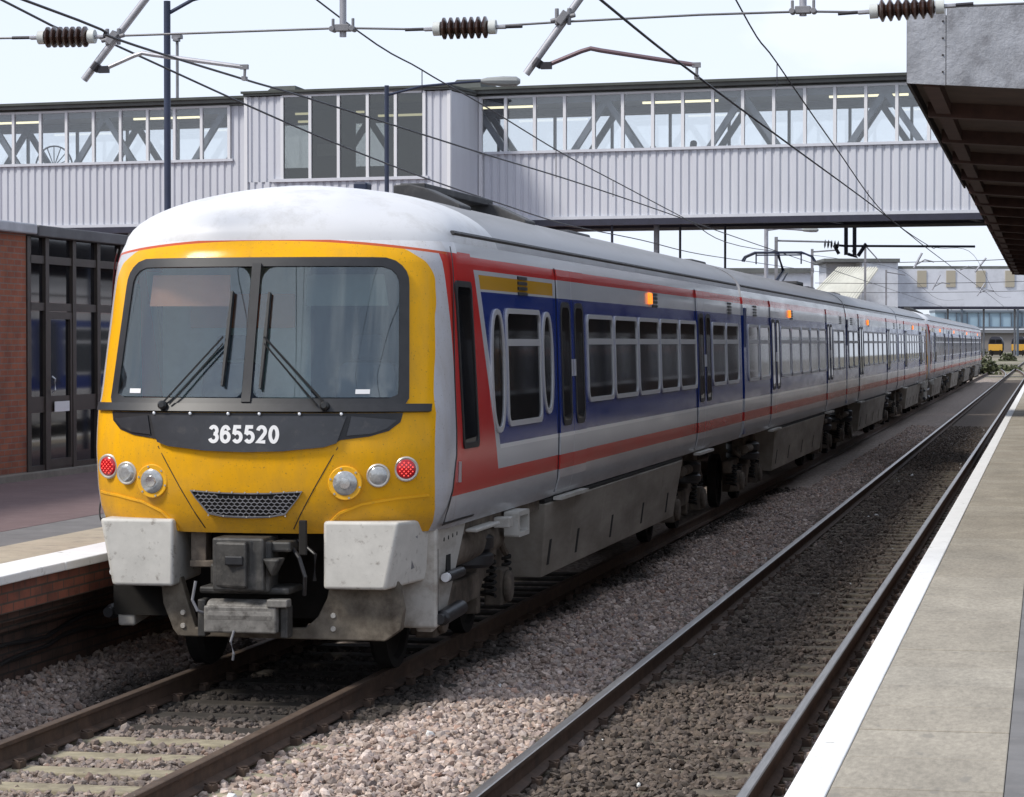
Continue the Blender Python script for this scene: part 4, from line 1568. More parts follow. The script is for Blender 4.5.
def cab_under(t, s_list=(1, -1)):
    # dark bulkhead behind the coupler
    mb = MB()
    mb.span((-1.30, .75, .45), (1.30, .80, 1.16))
    mb.span((-.55, .45, 1.0), (.55, .75, 1.16))
    mb.build('bulkhead', M['under_dark'], t)
    MB().span((.50, .68, .40), (1.315, .735, 1.19)).build('front_valance', M['valance'], t, bevel=.02)
    MB().span((-1.12, .40, 1.186), (1.12, .9, 1.20)).build('nose_underside', M['under_dark'], t)
    # buffer covers
    for q in (-1, 1):
        face = [(.585, 1.25), (1.165, 1.25), (1.065, .74), (.585, .74)]
        vs, fs = [], []
        back = [(.585, 1.245), (1.275, 1.235), (1.25, .77), (.585, .77)]
        for (lst, yy, k) in ((face, .085, 1.0), (back, .80, 1.0)):
            vs += [(q * a, yy, b) for a, b in lst]
        fs = [(0, 1, 2, 3), (7, 6, 5, 4), (0, 4, 5, 1), (1, 5, 6, 2), (2, 6, 7, 3), (3, 7, 4, 0)]
        o = MB().add(vs, fs).build('buffer_cover', M['buffer_paint'], t, bevel=.026, seg=4)
        sharp(o, 60)
        # badge plate on the outer cheek
        mb = MB()
        c = Vector((q * 1.180, .45, 1.0))
        ax = Vector((q * .11, .80, 0)).normalized()
        mb.box(c + Vector((q * .012, 0, 0)), (.012, .10, .24), Matrix.Rotation(-q * .18, 3, 'Z') @ Matrix.Rotation(q * .12, 3, 'Y') @ Matrix.Rotation(.22, 3, 'X'))
        mb.build('badge_plate', M['galv_dull'], o)
        # black gap and grey plinth above the cover
        MB().span((q * .62, .36, 1.251), (q * 1.10, .80, 1.262)).build('cover_gasket', M['black_rubber'], t)
    # coupler
    c = MB()
    c.box((-.02, .10, .93), (.40, .40, .40))
    c.add([(-.20, -.10, 1.10), (.06, -.16, 1.10), (.06, -.16, .76), (-.20, -.10, .76), (-.20, .0, 1.12), (.06, .0, 1.12), (.06, .0, .74), (-.20, .0, .74)], [(0, 1, 2, 3), (7, 6, 5, 4), (0, 4, 5, 1), (1, 5, 6, 2), (2, 6, 7, 3), (3, 7, 4, 0)])
    c.add([(.07, -.12, 1.12), (.22, -.02, 1.10), (.20, -.02, .72), (.07, -.10, .72), (.07, .1, 1.12), (.22, .1, 1.1), (.2, .1, .72), (.07, .1, .72)], [(0, 1, 2, 3), (7, 6, 5, 4), (0, 4, 5, 1), (1, 5, 6, 2), (2, 6, 7, 3), (3, 7, 4, 0)])
    c.add([(.17, -.12, .98), (.31, -.12, .98), (.24, -.10, .84), (.24, .05, .84), (.17, .05, .98), (.31, .05, .98)], [(0, 1, 2), (3, 5, 4), (0, 4, 5, 1), (1, 5, 3, 2), (2, 3, 4, 0)])
    c.span((-.36, .02, .70), (.34, .4, .755))
    c.span((.20, .0, 1.02), (.36, .3, 1.10))
    c.span((-.30, .1, .76), (-.18, .35, .92))
    c.tube([(0, .2, .95), (0, 1.2, .95)], .12, 12)
    cp = c.build('coupler', M['coupler'], t, bevel=.018)
    MB().span((-.10, -.175, .93), (.04, -.12, 1.0)).build('coupler_slot', M['black_rubber'], cp, bevel=.01)
    b = MB()
    b.lathe([(-.27, .10), (-.26, .115), (.25, .115), (.27, .10)], (-.01, .02, .55), (1, 0, 0), 24)
    b.span((-.29, -.09, .42), (.27, .16, .62))
    b.build('electrical_head', M['coupler_light'], cp, bevel=.03)
    b = MB()
    b.span((.20, -.10, .615), (.36, .02, .675))
    b.build('head_flap', M['coupler_light'], cp, bevel=.01)
    MB().span((-.36, -.02, .38), (-.30, .12, .66)).build('head_bracket', M['coupler'], cp, bevel=.01)
    MB().span((.28, -.02, .38), (.34, .12, .62)).build('head_bracket', M['coupler'], cp, bevel=.01)
    def hose(pts, r):
        MB().tube(pts, r, 8).build('jumper_hose', M['galv_dull'] if r < .0125 else M['black_rubber'], cp, smooth=True)
    hose([(-.36, -.06, .80), (-.38, -.08, .66), (-.34, -.08, .58), (-.30, -.04, .56)], .012)
    hose([(-.05, -.10, .44), (-.07, -.12, .36), (-.05, -.11, .27), (-.06, -.1, .22)], .010)
    hose([(.32, .1, 1.08), (.42, .02, .98), (.47, .0, .84), (.45, .05, .70)], .016)
    hose([(.36, .2, 1.1), (.52, .1, 1.0), (.50, .15, .8)], .014)
    b = MB()
    b.span((-.50, .25, .90), (-.38, .40, 1.15))
    b.span((-.50, .22, .88), (-.25, .30, .93))
    b.build('bracket', M['bogie'], t, bevel=.008)
    b = MB()
    b.span((.42, .0, 1.0), (.48, .03, 1.26))
    b.build('lifting_lug', M['under_dark'], t, bevel=.008)
    # obstacle deflector with the arched cut-out
    arch = [(-.46, .42), (-.52, .60), (-.58, .80), (-.74, .80), (-.72, .60), (-.64, .40), (-.60, .35), (1.02, .345), (1.14, .43), (1.16, .58), (1.12, .80), (.60, .80), (.57, .66), (.50, .52), (.40, .43)]
    o = MB().prism(arch, .24, .34, lambda a, bb, d: (a, d, bb)).build('obstacle_deflector', M['deflector'], t, bevel=.01)
    mb = MB()
    for zz in (.43, .53):
        mb.lathe([(0, .022), (.012, .018)], (.62, .24, zz), (0, -1, 0), 10)
        mb.lathe([(0, .022), (.012, .018)], (-.56, .24, zz), (0, -1, 0), 10)
    mb.build('deflector_bolt', M['valance'], o)
    # side fairing between the nose and the first bogie
    for q in s_list:
        fr_ = [(.74, 1.185), (1.78, 1.17), (1.14, .40), (.76, .36)]
        f = MB().prism(fr_, 1.17, 1.31, lambda a, bb, d: (q * (d + (bb - 1.2) * .05), a, bb)).build('side_fairing', M['valance'], t, bevel=.02)
        mb = MB()
        for k in range(4):
            mb.lathe([(0, .018), (.004, .016)], (q * 1.302, .98 + .15 * k, 1.06 + .005 * k), (q, 0, 0), 10)
        mb.span((q * 1.285, 1.08, .80), (q * 1.302, 1.22, .93))
        mb.build('fairing_hole', M['under_dark'], f)
        mb = MB()
        mb.tube([(q * 1.34, .86, .775), (q * 1.34, .92, .775)], .035, 12)
        mb.build('lamp_tip', M['sign_white'], f, smooth=True)
        mb = MB()
        mb.tube([(q * 1.34, .92, .775), (q * 1.34, 1.42, .775)], .042, 12)
        mb.tube([(q * 1.33, .70, .47), (q * 1.33, .78, .47), (q * 1.33, .80, .47), (q * 1.33, 1.45, .49)], [.04, .04, .06, .06], 12)
        mb.build('damper_tube', M['black_rubber'], f, smooth=True)


CAB_DOORS = (6.03, 16.0)
MID_DOORS = (4.6, 15.85)


def make_driving(label, s, number, rz=0.0):
    t = thing('train_carriage', label, 'train carriage', (0, 0, 0), rz, 'carriages of the electric train')
    L = CARL
    body_cab(t, L)
    end_wall(t, L)
    cab_front(t, number)
    cab_under(t)
    for q in (1, -1):
        # cab door: seam, tall window, handle
        fn = lambda a, b, d: side(a, b, d, q)
        # bowed shut line
        sm = strip_on([(1.0, 3.32), (.96, 2.8), (.93, 2.33), (.945, 1.9), (.945, 1.72), (.83, 1.45), (.68, 1.27), (.65, 1.19)], fn, .001, .026, .003)
        sm.add(strip_on([(.65, 1.20), (1.75, 1.20)], fn, .001, .02, .003).v, strip_on([(.65, 1.20), (1.75, 1.20)], fn, .001, .02, .003).f)
        sm.build('cab_door_seam', M['black_rubber'], t)
        out = rrect(1.10, 1.68, 1.75, 3.06, .06)
        lean = .0
        out = [(a - .22 * (b - 2.4) * .55, b) for a, b in out]
        c = (sum(a for a, b in out) / len(out), sum(b for a, b in out) / len(out))
        inn = [(c[0] + (a - c[0]) * .84, c[1] + (b - c[1]) * .93) for a, b in out]
        w = MB().prism(inn, -.02, .004, fn).build('cab_window', M['train_glass'], t)
        MB().ring(out, inn, -.005, .012, fn).build('frame', M['black_rubber'], w)
        MB().prism([(1.02, 1.50), (1.05, 1.50), (1.05, 1.66), (1.02, 1.66)], .002, .02, fn).build('cab_door_handle', M['metal_trim'], t)
        if q == s:
            oval_window(t, 2.28, 2.86, 1.83, 2.86, q)
            window(t, 2.92, 4.46, 1.87, 2.87, q, 2.58)
            oval_window(t, 4.52, 5.06, 1.93, 2.86, q)
            for k in range(5):
                a = 6.92 + 1.68 * k
                window(t, a, a + 1.58, 1.99, 2.86, q, 2.59)
            window(t, 16.9, 18.4, 1.99, 2.86, q, 2.59)
            window(t, 18.5, 20.0, 1.99, 2.86, q, 2.59)
            louvre(t, 3.7, q)
            indicator(t, 11.2, q)
            louvre(t, 19.0, q)
        else:
            for a in (3.0, 7.0, 8.7, 10.4, 12.1, 13.8, 17.0, 18.6):
                window(t, a, a + 1.5, 1.99, 2.86, q, 2.59)
        for d in CAB_DOORS:
            doors(t, d, q, M['livery_cab'])
    bogie(t, 2.75, s)
    bogie(t, 16.3, s)
    skirt(t, 4.9, 14.2, s, [6.5, 8.3, 10.4, 12.6], [5.4, 6.9, 9.0, 11.2, 13.2])
    # step brackets over the leading bogie
    mb = MB()
    mb.span((s * 1.30, 2.85, 1.02), (s * 1.44, 3.0, 1.11))
    mb.span((s * 1.30, 1.75, 1.06), (s * 1.40, 2.65, 1.09))
    mb.build('step_bracket', M['valance'], t, bevel=.01)
    mb = MB()
    mb.ring(rrect(3.15, 3.62, .92, 1.14, .02, 2), rrect(3.2, 3.57, .96, 1.10, .02, 2), 1.33, 1.46, lambda a, b, d: (s * d, a, b))
    mb.build('cab_step', M['valance'], t)
    mb = MB()
    mb.tube([(s * 1.12, 1.3, .93), (s * 1.12, 3.4, .93)], .17, 16)
    mb.span((s * .5, 1.3, 1.05), (s * 1.30, 4.9, 1.148))
    mb.build('air_reservoir', M['bogie'], t, smooth=True)
    roof_bits(t, [(11.0, 2.4, -.25, .40)], L, 1.2)
    # cooling hood on the roof behind the cab
    for (ya, yb) in ((3.55, 4.0), (6.5, 7.0)):
        sec = [(.26, 3.76), (.26, 3.955), (.40, 3.965), (.54, 3.93), (.86, 3.78), (.86, 3.66)]
        MB().prism(sec, ya, yb, lambda a, b, d: (a, d, b)).build('roof_hood', M['roof_dark'], t, bevel=.012)
    MB().span((.26, 3.8, 3.92), (.49, 6.7, 3.985)).build('roof_hood_plate', M['roof_dark'], t, bevel=.01)
    MB().span((.06, 2.95, 3.78), (.18, 3.12, 3.945)).build('aerial', M['navy'], t, bevel=.015)
    MB().span((-.5, 4.2, 3.70), (.20, 6.1, 3.865)).build('roof_cooler', M['inside_grey'], t, bevel=.02)
    return t


def make_middle(label, s, panto=False):
    t = thing('train_carriage', label, 'train carriage', (0, 0, 0), 0, 'carriages of the electric train')
    L = CARL
    body_mid(t, L)
    end_wall(t, L)
    for q in (1, -1):
        for d in MID_DOORS:
            doors(t, d, q, M['livery_mid'])
        for a in (.55, 2.2):
            window(t, a, a + 1.5, 1.99, 2.86, q, 2.59)
        for k in range(5):
            a = 5.55 + 1.92 * k
            window(t, a, a + 1.78, 1.99, 2.86, q, 2.59)
        for a in (16.8, 18.45):
            window(t, a, a + 1.5, 1.99, 2.86, q, 2.59)
    louvre(t, 1.6, s)
    louvre(t, 19.0, s)
    indicator(t, 7.2, s)
    bogie(t, 2.9, s)
    bogie(t, 17.4, s)
    skirt(t, 5.0, 15.2, s, [7.2, 9.6, 12.0], [5.8, 8.0, 10.6, 13.0])
    MB().prism([(0.02, 1.2), (.32, 1.2), (.32, 3.1), (.02, 3.1)], .001, .02, lambda a, b, d: side(a, b, d, s)).build('end_pillar', M['gangway_blue'], t)
    roof_bits(t, [(1.2, 2.4, -.3, .4), (9.0, 2.6, -.3, .4)] if not panto else [(1.2, 2.6, -.3, .4)], L, .1)
    if panto:
        p = bpy.data.objects.new('pantograph', None)
        COL.objects.link(p)
        p.parent = t
        p.location = (0, 19.2, 0)
        b = MB()
        b.span((-.5, -1.0, 3.86), (.5, .5, 3.92))
        for x in (-.45, .45):
            for yy in (-.9, .4):
                b.tube([(x, yy, 3.74), (x, yy, 3.88)], .06, 8)
        b.build('base', M['roof_dark'], p, bevel=.01)
        a = MB()
        a.tube([(0, -.6, 3.92), (0, 1.0, 4.20), (0, -.2, 4.55)], .04, 8)
        a.tube([(.12, -.4, 3.92), (.10, .95, 4.14)], .02, 6)
        a.build('arm', M['navy'], p)
        h = MB()
        for dy in (-.2, .14):
            h.tube([(-.80, dy, 4.38), (-.74, dy, 4.48), (-.52, dy, 4.575), (.52, dy, 4.575), (.74, dy, 4.48), (.80, dy, 4.38)], .022, 8)
        h.bar((-.5, -.03, 4.52), (.5, -.03, 4.52), .05, .03)
        for x in (-.5, .5):
            h.bar((x, -.22, 4.57), (x, .16, 4.57), .03, .03)
            h.bar((x, -.03, 4.32), (x, -.03, 4.56), .03, .03)
        h.build('head', M['navy'], p)
    return t


def place(o, y, label=None):
    o.location = (TX, y, 0)
    if label:
        o['label'] = label
    return o


c1 = place(make_driving('leading carriage with yellow cab front numbered 365520', 1, '365520'), NOSE_Y)
c2 = place(make_middle('second carriage in blue with the raised pantograph on its roof', 1, True), NOSE_Y + PITCHL)
c3 = place(make_middle('third carriage in blue and grey behind the pantograph carriage', 1, False), NOSE_Y + 2 * PITCHL)
c4 = make_driving('fourth carriage, its yellow cab end coupled to the rear unit', -1, '365520', math.pi)
c4.location = (TX, NOSE_Y + 3 * PITCHL + CARL, 0)
# rear unit: copies, with cabs at both of its ends
for k, (src, lab) in enumerate(((c1, 'fifth carriage, leading the rear half of the train with its cab'), (c2, 'sixth carriage, second of the rear half, far down the train'),
                                (c3, 'seventh carriage, far down the train before the last one'), (c4, 'last carriage at the far tail of the train'))):
    o = copy_tree(src)
    o.location = (TX, src.location.y + 4 * PITCHL + .45, 0)
    o['label'] = lab
    if k == 1:
        for ch in list(o.children):
            if ch.name.startswith('pantograph'):
                for g in list(ch.children):
                    bpy.data.objects.remove(g)
                bpy.data.objects.remove(ch)
for o in (bpy.data.objects,):
    pass

# ================================================================== FOOTBRIDGE
BO = Vector((-3.14, 58.2, 0))
BU = Vector((-.989, .146, 0)).normalized()       # along, towards the left of the photo
BN = Vector((-BU.y, BU.x, 0))                     # sideways; made to point away from the camera
if BN.y < 0:
    BN = -BN


def bp(s, z, d=0.0):
    return BO + BU * s + BN * d + Vector((0, 0, z))


def s_of(px, d=0.0):
    """distance along the bridge of an upright seen at picture column px"""
    r = ray(px, 150)
    o = BO + BN * d
    # intersect (x,y): CAM + r*t = o + BU*s
    det = r.x * (-BU.y) + r.y * BU.x
    t_ = ((o.x - CAM.x) * (-BU.y) + (o.y - CAM.y) * BU.x) / det
    q = CAM + r * t_
    return (q - o).dot(BU)


ZB, ZS, ZW, ZT = 5.25, 6.95, 8.20, 8.33
fb = thing('footbridge', 'enclosed station footbridge in pale ribbed cladding spanning the tracks', 'footbridge', (0, 0, 0))


def ribbed(s0, s1, z0, z1, d, sgn=-1, pitch=.19, depth=.035):
    """trapezoid-ribbed sheet facing -BN"""
    mb = MB()
    pr = []
    s = s0
    while s < s1 - 1e-6:
        for k, dd in ((0, 0), (.55, 0), (.66, 1), (.89, 1)):
            if s + k * pitch <= s1:
                pr.append((s + k * pitch, d + (depth if dd else 0)))
        s += pitch
    pr.append((s1, d))
    vs = [bp(a, z0, b) for a, b in pr] + [bp(a, z1, b) for a, b in pr]
    n_ = len(pr)
    mb.add(vs, [(i, i + 1, i + 1 + n_, i + n_) for i in range(n_ - 1)])
    # backing sheet gives it thickness
    back = d + depth + .05
    mb.add([bp(s0, z0, back), bp(s1, z0, back), bp(s1, z1, back), bp(s0, z1, back)], [(0, 1, 2, 3)])
    return mb


def bbox(mb, s0, s1, z0, z1, d0, d1, mi=0):
    vs = [bp(s, z, d) for z in (z0, z1) for d in (d0, d1) for s in (s0, s1)]
    mb.add(vs, [(0, 1, 3, 2), (4, 6, 7, 5), (0, 4, 5, 1), (2, 3, 7, 6), (0, 2, 6, 4), (1, 5, 7, 3)], mi)
    return mb


DEPTH = 3.6
S_R, S_L = -14.0, 44.0
C0, C1 = s_of(447.5, -1.9), s_of(247, -1.9)         # projecting landing
CD0 = -1.9
W0R, W1R = S_R, s_of(476)
W0L, W1L = s_of(229.5), S_L
CW0, CW1 = s_of(424.6, CD0), s_of(282.7, CD0)
# right run, left run, landing
ribbed(S_R, C0, ZB + .18, ZS - .05, 0).build('cladding', M['cladding'], fb)
ribbed(C1, S_L, ZB + .18, ZS - .05, 0).build('cladding', M['cladding'], fb)
ribbed(W1R + .05, C0, ZS - .05, ZW, 0).build('cladding', M['cladding'], fb)
ribbed(C1, W0L - .05, ZS - .05, ZW, 0).build('cladding', M['cladding'], fb)
ZCS = 6.31
ribbed(C0, C1, ZB - .6, ZCS - .06, CD0).build('cladding', M['cladding'], fb)
ribbed(C0, CW0 - .04, ZCS - .06, ZW, CD0).build('cladding', M['cladding'], fb)
ribbed(CW1 + .04, C1, ZCS - .06, ZW, CD0).build('cladding', M['cladding'], fb)
for a_, b_ in ((C0 - .03, C0), (C1, C1 + .03)):
    bbox(MB(), a_, b_, ZB - .6, ZW, CD0, .1).build('return_wall', M['cladding'], fb)
for a_, d_ in ((C0 - .05, CD0 - .03), (C0 - .10, -.06), (C1 + .01, CD0 - .03)):
    bbox(MB(), a_ - .03, a_ + .05, ZB - .3, ZW, d_, d_ + .08).build('corner_trim', M['mullion'], fb)
# sills and trims
tr = MB()
bbox(tr, S_R, W1R + .1, ZS - .06, ZS, -.06, .06)
bbox(tr, W0L - .1, S_L, ZS - .06, ZS, -.06, .06)
bbox(tr, CW0 - .1, CW1 + .25, ZCS - .07, ZCS, CD0 - .06, CD0 + .06)
bbox(tr, S_R, C0, ZB + .12, ZB + .19, -.03, .05)
bbox(tr, C1, S_L, ZB + .12, ZB + .19, -.03, .05)
tr.build('sill', M['cladding'], fb)


def glazing(xs_px, d, z0, z1, glass, ends=None):
    ss = sorted(s_of(p, d) for p in xs_px)
    if ends:
        step = (ss[-1] - ss[0]) / (len(ss) - 1)
        a = ss[0]
        while a - step > ends[0]:
            a -= step
            ss.insert(0, a)
        a = ss[-1]
        while a + step < ends[1]:
            a += step
            ss.append(a)
    mu = MB()
    for a in ss:
        bbox(mu, a - .035, a + .035, z0, z1, d - .045, d + .045)
    bbox(mu, ss[0], ss[-1], z1 - .03, z1 + .02, d - .035, d + .04)
    for a, b in zip(ss, ss[1:]):
        w = MB()
        bbox(w, a + .035, b - .035, z0, z1 - .03, d - .006, d + .006)
        w.build('window', glass, fb)
    mu.build('mullion', M['mullion'], fb)
    return ss


sr = glazing([476, 506, 535, 565, 594, 623, 653, 683, 713, 743, 774, 805, 835, 866, 897], 0.0, ZS, ZW, M['bridge_glass'], (S_R, 1e9 if False else s_of(476) + .01))
sl_ = glazing([14, 41, 67, 94, 121, 148, 175, 202, 229.5], 0.0, ZS, ZW, M['bridge_glass'], (s_of(229.5) - .01, S_L))
sc_ = glazing([282.7, 310.6, 339, 368, 396, 424.6], CD0, ZCS, ZW, M['bridge_glass_dark'])
# far side wall: lower wall, posts, header, glass
mb = MB()
bbox(mb, S_R, S_L, ZB, ZS, DEPTH, DEPTH + .1)
bbox(mb, S_R, S_L, ZW - .18, ZT, DEPTH, DEPTH + .1)
mb.build('far_wall', M['inside_grey'], fb)
mb = MB()
s = S_R
while s < S_L:
    bbox(mb, s - .03, s + .03, ZS, ZW - .18, DEPTH, DEPTH + .08)
    s += 1.45
mb.build('far_mullion', M['truss'], fb)
mb = MB()
bbox(mb, S_R, S_L, ZS, ZW - .18, DEPTH + .03, DEPTH + .045)
mb.build('far_glass', M['bridge_glass'], fb)
# deck, beam, ceiling, roof
mb = MB()
bbox(mb, S_R, S_L, ZB + .20, ZB + .34, .12, DEPTH)
bbox(mb, C0 + .05, C1 - .05, ZB + .20, ZB + .34, CD0 + .15, .12)
mb.build('deck', M['inside_grey'], fb)
mb = MB()
bbox(mb, S_R, C0, ZB - .02, ZB + .12, -.05, .25)
bbox(mb, C1, S_L, ZB - .02, ZB + .12, -.05, .25)
bbox(mb, S_R, S_L, ZB + .06, ZB + .20, DEPTH - .25, DEPTH + .05)
k = S_R
while k < S_L:
    bbox(mb, k, k + .15, ZB + .08, ZB + .195, .25, DEPTH - .25)
    k += 3.2
mb.build('beam', M['bridge_beam'], fb)
mb = MB()
bbox(mb, S_R, S_L, ZW + .02, ZW + .06, .05, DEPTH)
bbox(mb, C0 + .05, C1 - .05, ZW - .05, ZW - .01, CD0 + .08, .04)
mb.build('ceiling', M['inside_grey'], fb)
mb = MB()
bbox(mb, S_R, S_L, ZW + .07, ZT + .02, -.22, DEPTH + .2)
bbox(mb, C0 - .06, C1 + .06, ZW + .022, ZT - .06, CD0 - .08, -.22)
mb.build('fascia', M['bridge_fascia'], fb)
mb = MB()
bbox(mb, S_R, S_L, ZT + .02, ZT + .08, -.30, DEPTH + .3)
bbox(mb, C0 - .10, C1 + .10, ZT - .058, ZT - .005, CD0 - .13, -.3)
for (a, b) in ((s_of(300), s_of(268)), (s_of(485), s_of(452))):
    vs = [bp(a, ZT + .08, -.28), bp(b, ZT + .08, -.28), bp(b - .12, ZT + .30, 0), bp(a + .12, ZT + .30, 0), bp(a, ZT + .08, 2.5), bp(b, ZT + .08, 2.5)]
    mb.add(vs, [(0, 1, 2, 3), (3, 2, 5, 4), (0, 3, 4), (1, 5, 2), (0, 4, 5, 1)])
mb.build('roof', M['bridge_roof'], fb)
# wall of the passage behind the landing windows
mb = MB()
bbox(mb, C0 + .6, C0 + (C1 - C0) * .52, ZB + .34, ZW, .6, .68)
bbox(mb, C0 + (C1 - C0) * .70, C1 - .3, ZB + .34, ZW, .9, .98)
mb.build('passage_wall', simple('passage_wall', (0.20, 0.20, 0.18), 0.8, var=.1), fb)
mb = MB()
bbox(mb, s_of(330, 0), s_of(308, 0), 7.0, 7.28, .52, .55)
mb.build('notice', M['sign_white'], fb)
# zig-zag bracing in both side walls
for d, ph in ((.25, 0.0), (DEPTH - .25, .75)):
    mb = MB()
    s = S_R + ph
    k = 0
    while s < S_L - 2:
        za, zb = (ZS - 1.2, ZW - .12) if k % 2 == 0 else (ZW - .12, ZS - 1.2)
        if not (d < 1 and C0 - 1.3 < s < C1 + .2):
            mb.bar(bp(s, za, d), bp(s + 1.6, zb, d), .10, .14)
        s += 1.6
        k += 1
    bbox(mb, S_R, S_L, ZW - .16, ZW - .02, d - .05, d + .05)
    mb.build('brace', M['truss'], fb)
mb = MB()
s = S_R + 1
while s < S_L:
    if not (C0 - .5 < s < C0 + .2):
        bbox(mb, s, s + 1.8, ZW - .10, ZW - .05, 1.7, 1.76)
    s += 4.4
bbox(mb, s_of(424, -.6), s_of(378, -.6), ZW - .42, ZW - .37, -.6, -.54)
bbox(mb, s_of(310, -.6), s_of(298, -.6), ZW - .50, ZW - .45, -.6, -.54)
mb.build('strip_light', M['tube_light'], fb)

# people crossing the bridge ----------------------------------------------------
def person(label, loc, rz, bend=0.0, height=1.7):
    me = bpy.data.meshes.new('person')
    h = height / 1.7
    J = {'pel': (0, 0, .92), 'ch': (.04 + bend * .2, 0, 1.22), 'nk': (.06 + bend * .35, 0, 1.45), 'hb': (.08 + bend * .4, 0, 1.54), 'ht': (.10 + bend * .42, 0, 1.68),
         'ls': (.04 + bend * .33, .19, 1.40), 'le': (.0 + bend * .4, .25, 1.13), 'lh': (.18 + bend * .5, .24, .95), 'rs': (.04 + bend * .33, -.19, 1.40), 're': (-.08 + bend * .3, -.25, 1.13), 'rh': (.04 + bend * .4, -.24, .90),
         'lhip': (0, .10, .86), 'lk': (.16, .11, .48), 'la': (.10, .11, .08), 'lt': (.27, .12, .04), 'rhip': (0, -.10, .86), 'rk': (.02, -.11, .48), 'ra': (-.26, -.11, .10), 'rt': (-.10, -.12, .04)}
    rad = {'pel': .15, 'ch': .16, 'nk': .065, 'hb': .09, 'ht': .095, 'ls': .075, 'le': .055, 'lh': .04, 'rs': .075, 're': .055, 'rh': .04, 'lhip': .105, 'lk': .07, 'la': .05, 'lt': .04, 'rhip': .105, 'rk': .07, 'ra': .05, 'rt': .04}
    ks = list(J)
    E = [('pel', 'ch'), ('ch', 'nk'), ('nk', 'hb'), ('hb', 'ht'), ('ch', 'ls'), ('ls', 'le'), ('le', 'lh'), ('ch', 'rs'), ('rs', 're'), ('re', 'rh'), ('pel', 'lhip'), ('lhip', 'lk'), ('lk', 'la'), ('la', 'lt'), ('pel', 'rhip'), ('rhip', 'rk'), ('rk', 'ra'), ('ra', 'rt')]
    me.from_pydata([tuple(c * h for c in J[k]) for k in ks], [(ks.index(a), ks.index(b)) for a, b in E], [])
    o = bpy.data.objects.new('person', me)
    COL.objects.link(o)
    me.materials.append(M['cloth_dark'])
    sk = o.modifiers.new('skin', 'SKIN')
    for i, k in enumerate(ks):
        me.skin_vertices[0].data[i].radius = (rad[k] * h, rad[k] * h)
    me.skin_vertices[0].data[0].use_root = True
    o.modifiers.new('sub', 'SUBSURF').render_levels = 2
    o.location = loc
    o.rotation_euler = (0, 0, rz)
    tag(o, label, 'person')
    return o


ang = math.atan2(BU.y, BU.x)
q = bp(s_of(690, 1.6), ZB + .34, 1.6)
person('person in dark coat crossing the footbridge, head and shoulders above the sill', q, ang + math.pi, .0, 1.66)
q = bp(s_of(668, 1.4), ZB + .34, 1.4)
person('stooping person in dark clothes just left of the other walker on the footbridge', q, ang, .75, 1.55)

# spoked wheel-like frame seen through the left windows
wc = bp(s_of(54, 1.8), 7.0, 1.8)
mb = MB()
rr = .52
pts = [wc + BU * (-math.cos(a) * rr) + Vector((0, 0, math.sin(a) * rr)) for a in [math.pi * 2 * k / 28 for k in range(29)]]
mb.tube(pts, .022, 6)
for k in range(16):
    a = math.pi * 2 * k / 16
    mb.tube([wc, wc + BU * (-math.cos(a) * rr) + Vector((0, 0, math.sin(a) * rr))], .014, 5)
mb.lathe([(-.05, .09), (.05, .09)], wc, BN, 12)
mb.bar(wc + Vector((0, 0, -1.36)), wc, .06, .06)
tag(mb.build('spoked_wheel', M['truss']), 'spoked wheel standing behind the left footbridge windows', 'wheel')

# posts and masts under and beyond the bridge ----------------------------------------------
def round_post(name, label, cat, px, D, z0, z1, r, mat, group=None):
    p = at_D(px, 342, D)
    t_ = thing(name, label, cat, (p.x, p.y, z0), 0, group)
    MB().tube([(0, 0, 0), (0, 0, z1 - z0)], r, 12).build('shaft', mat, t_, smooth=True)
    MB().span((-r * 2.2, -r * 2.2, 0), (r * 2.2, r * 2.2, .03)).build('base_plate', mat, t_)
    return t_


round_post('bridge_support', 'thin dark post under the footbridge, leftmost of three', 'support post', 612, 60, LZ, ZB + .05, .03, M['bridge_beam'], 'thin posts under the footbridge')
round_post('bridge_support', 'thin dark post under the footbridge, right beside the thick grey column', 'support post', 680, 61, LZ, ZB + .05, .028, M['bridge_beam'], 'thin posts under the footbridge')
round_post('bridge_support', 'thin dark post under the footbridge, nearest the pantograph', 'support post', 725, 62, .0, ZB + .05, .028, M['bridge_beam'], 'thin posts under the footbridge')
round_post('bridge_column', 'thick grey column under the footbridge behind the train roof', 'column', 656.5, 60, LZ, ZB + .05, .065, M['galv_dull'])


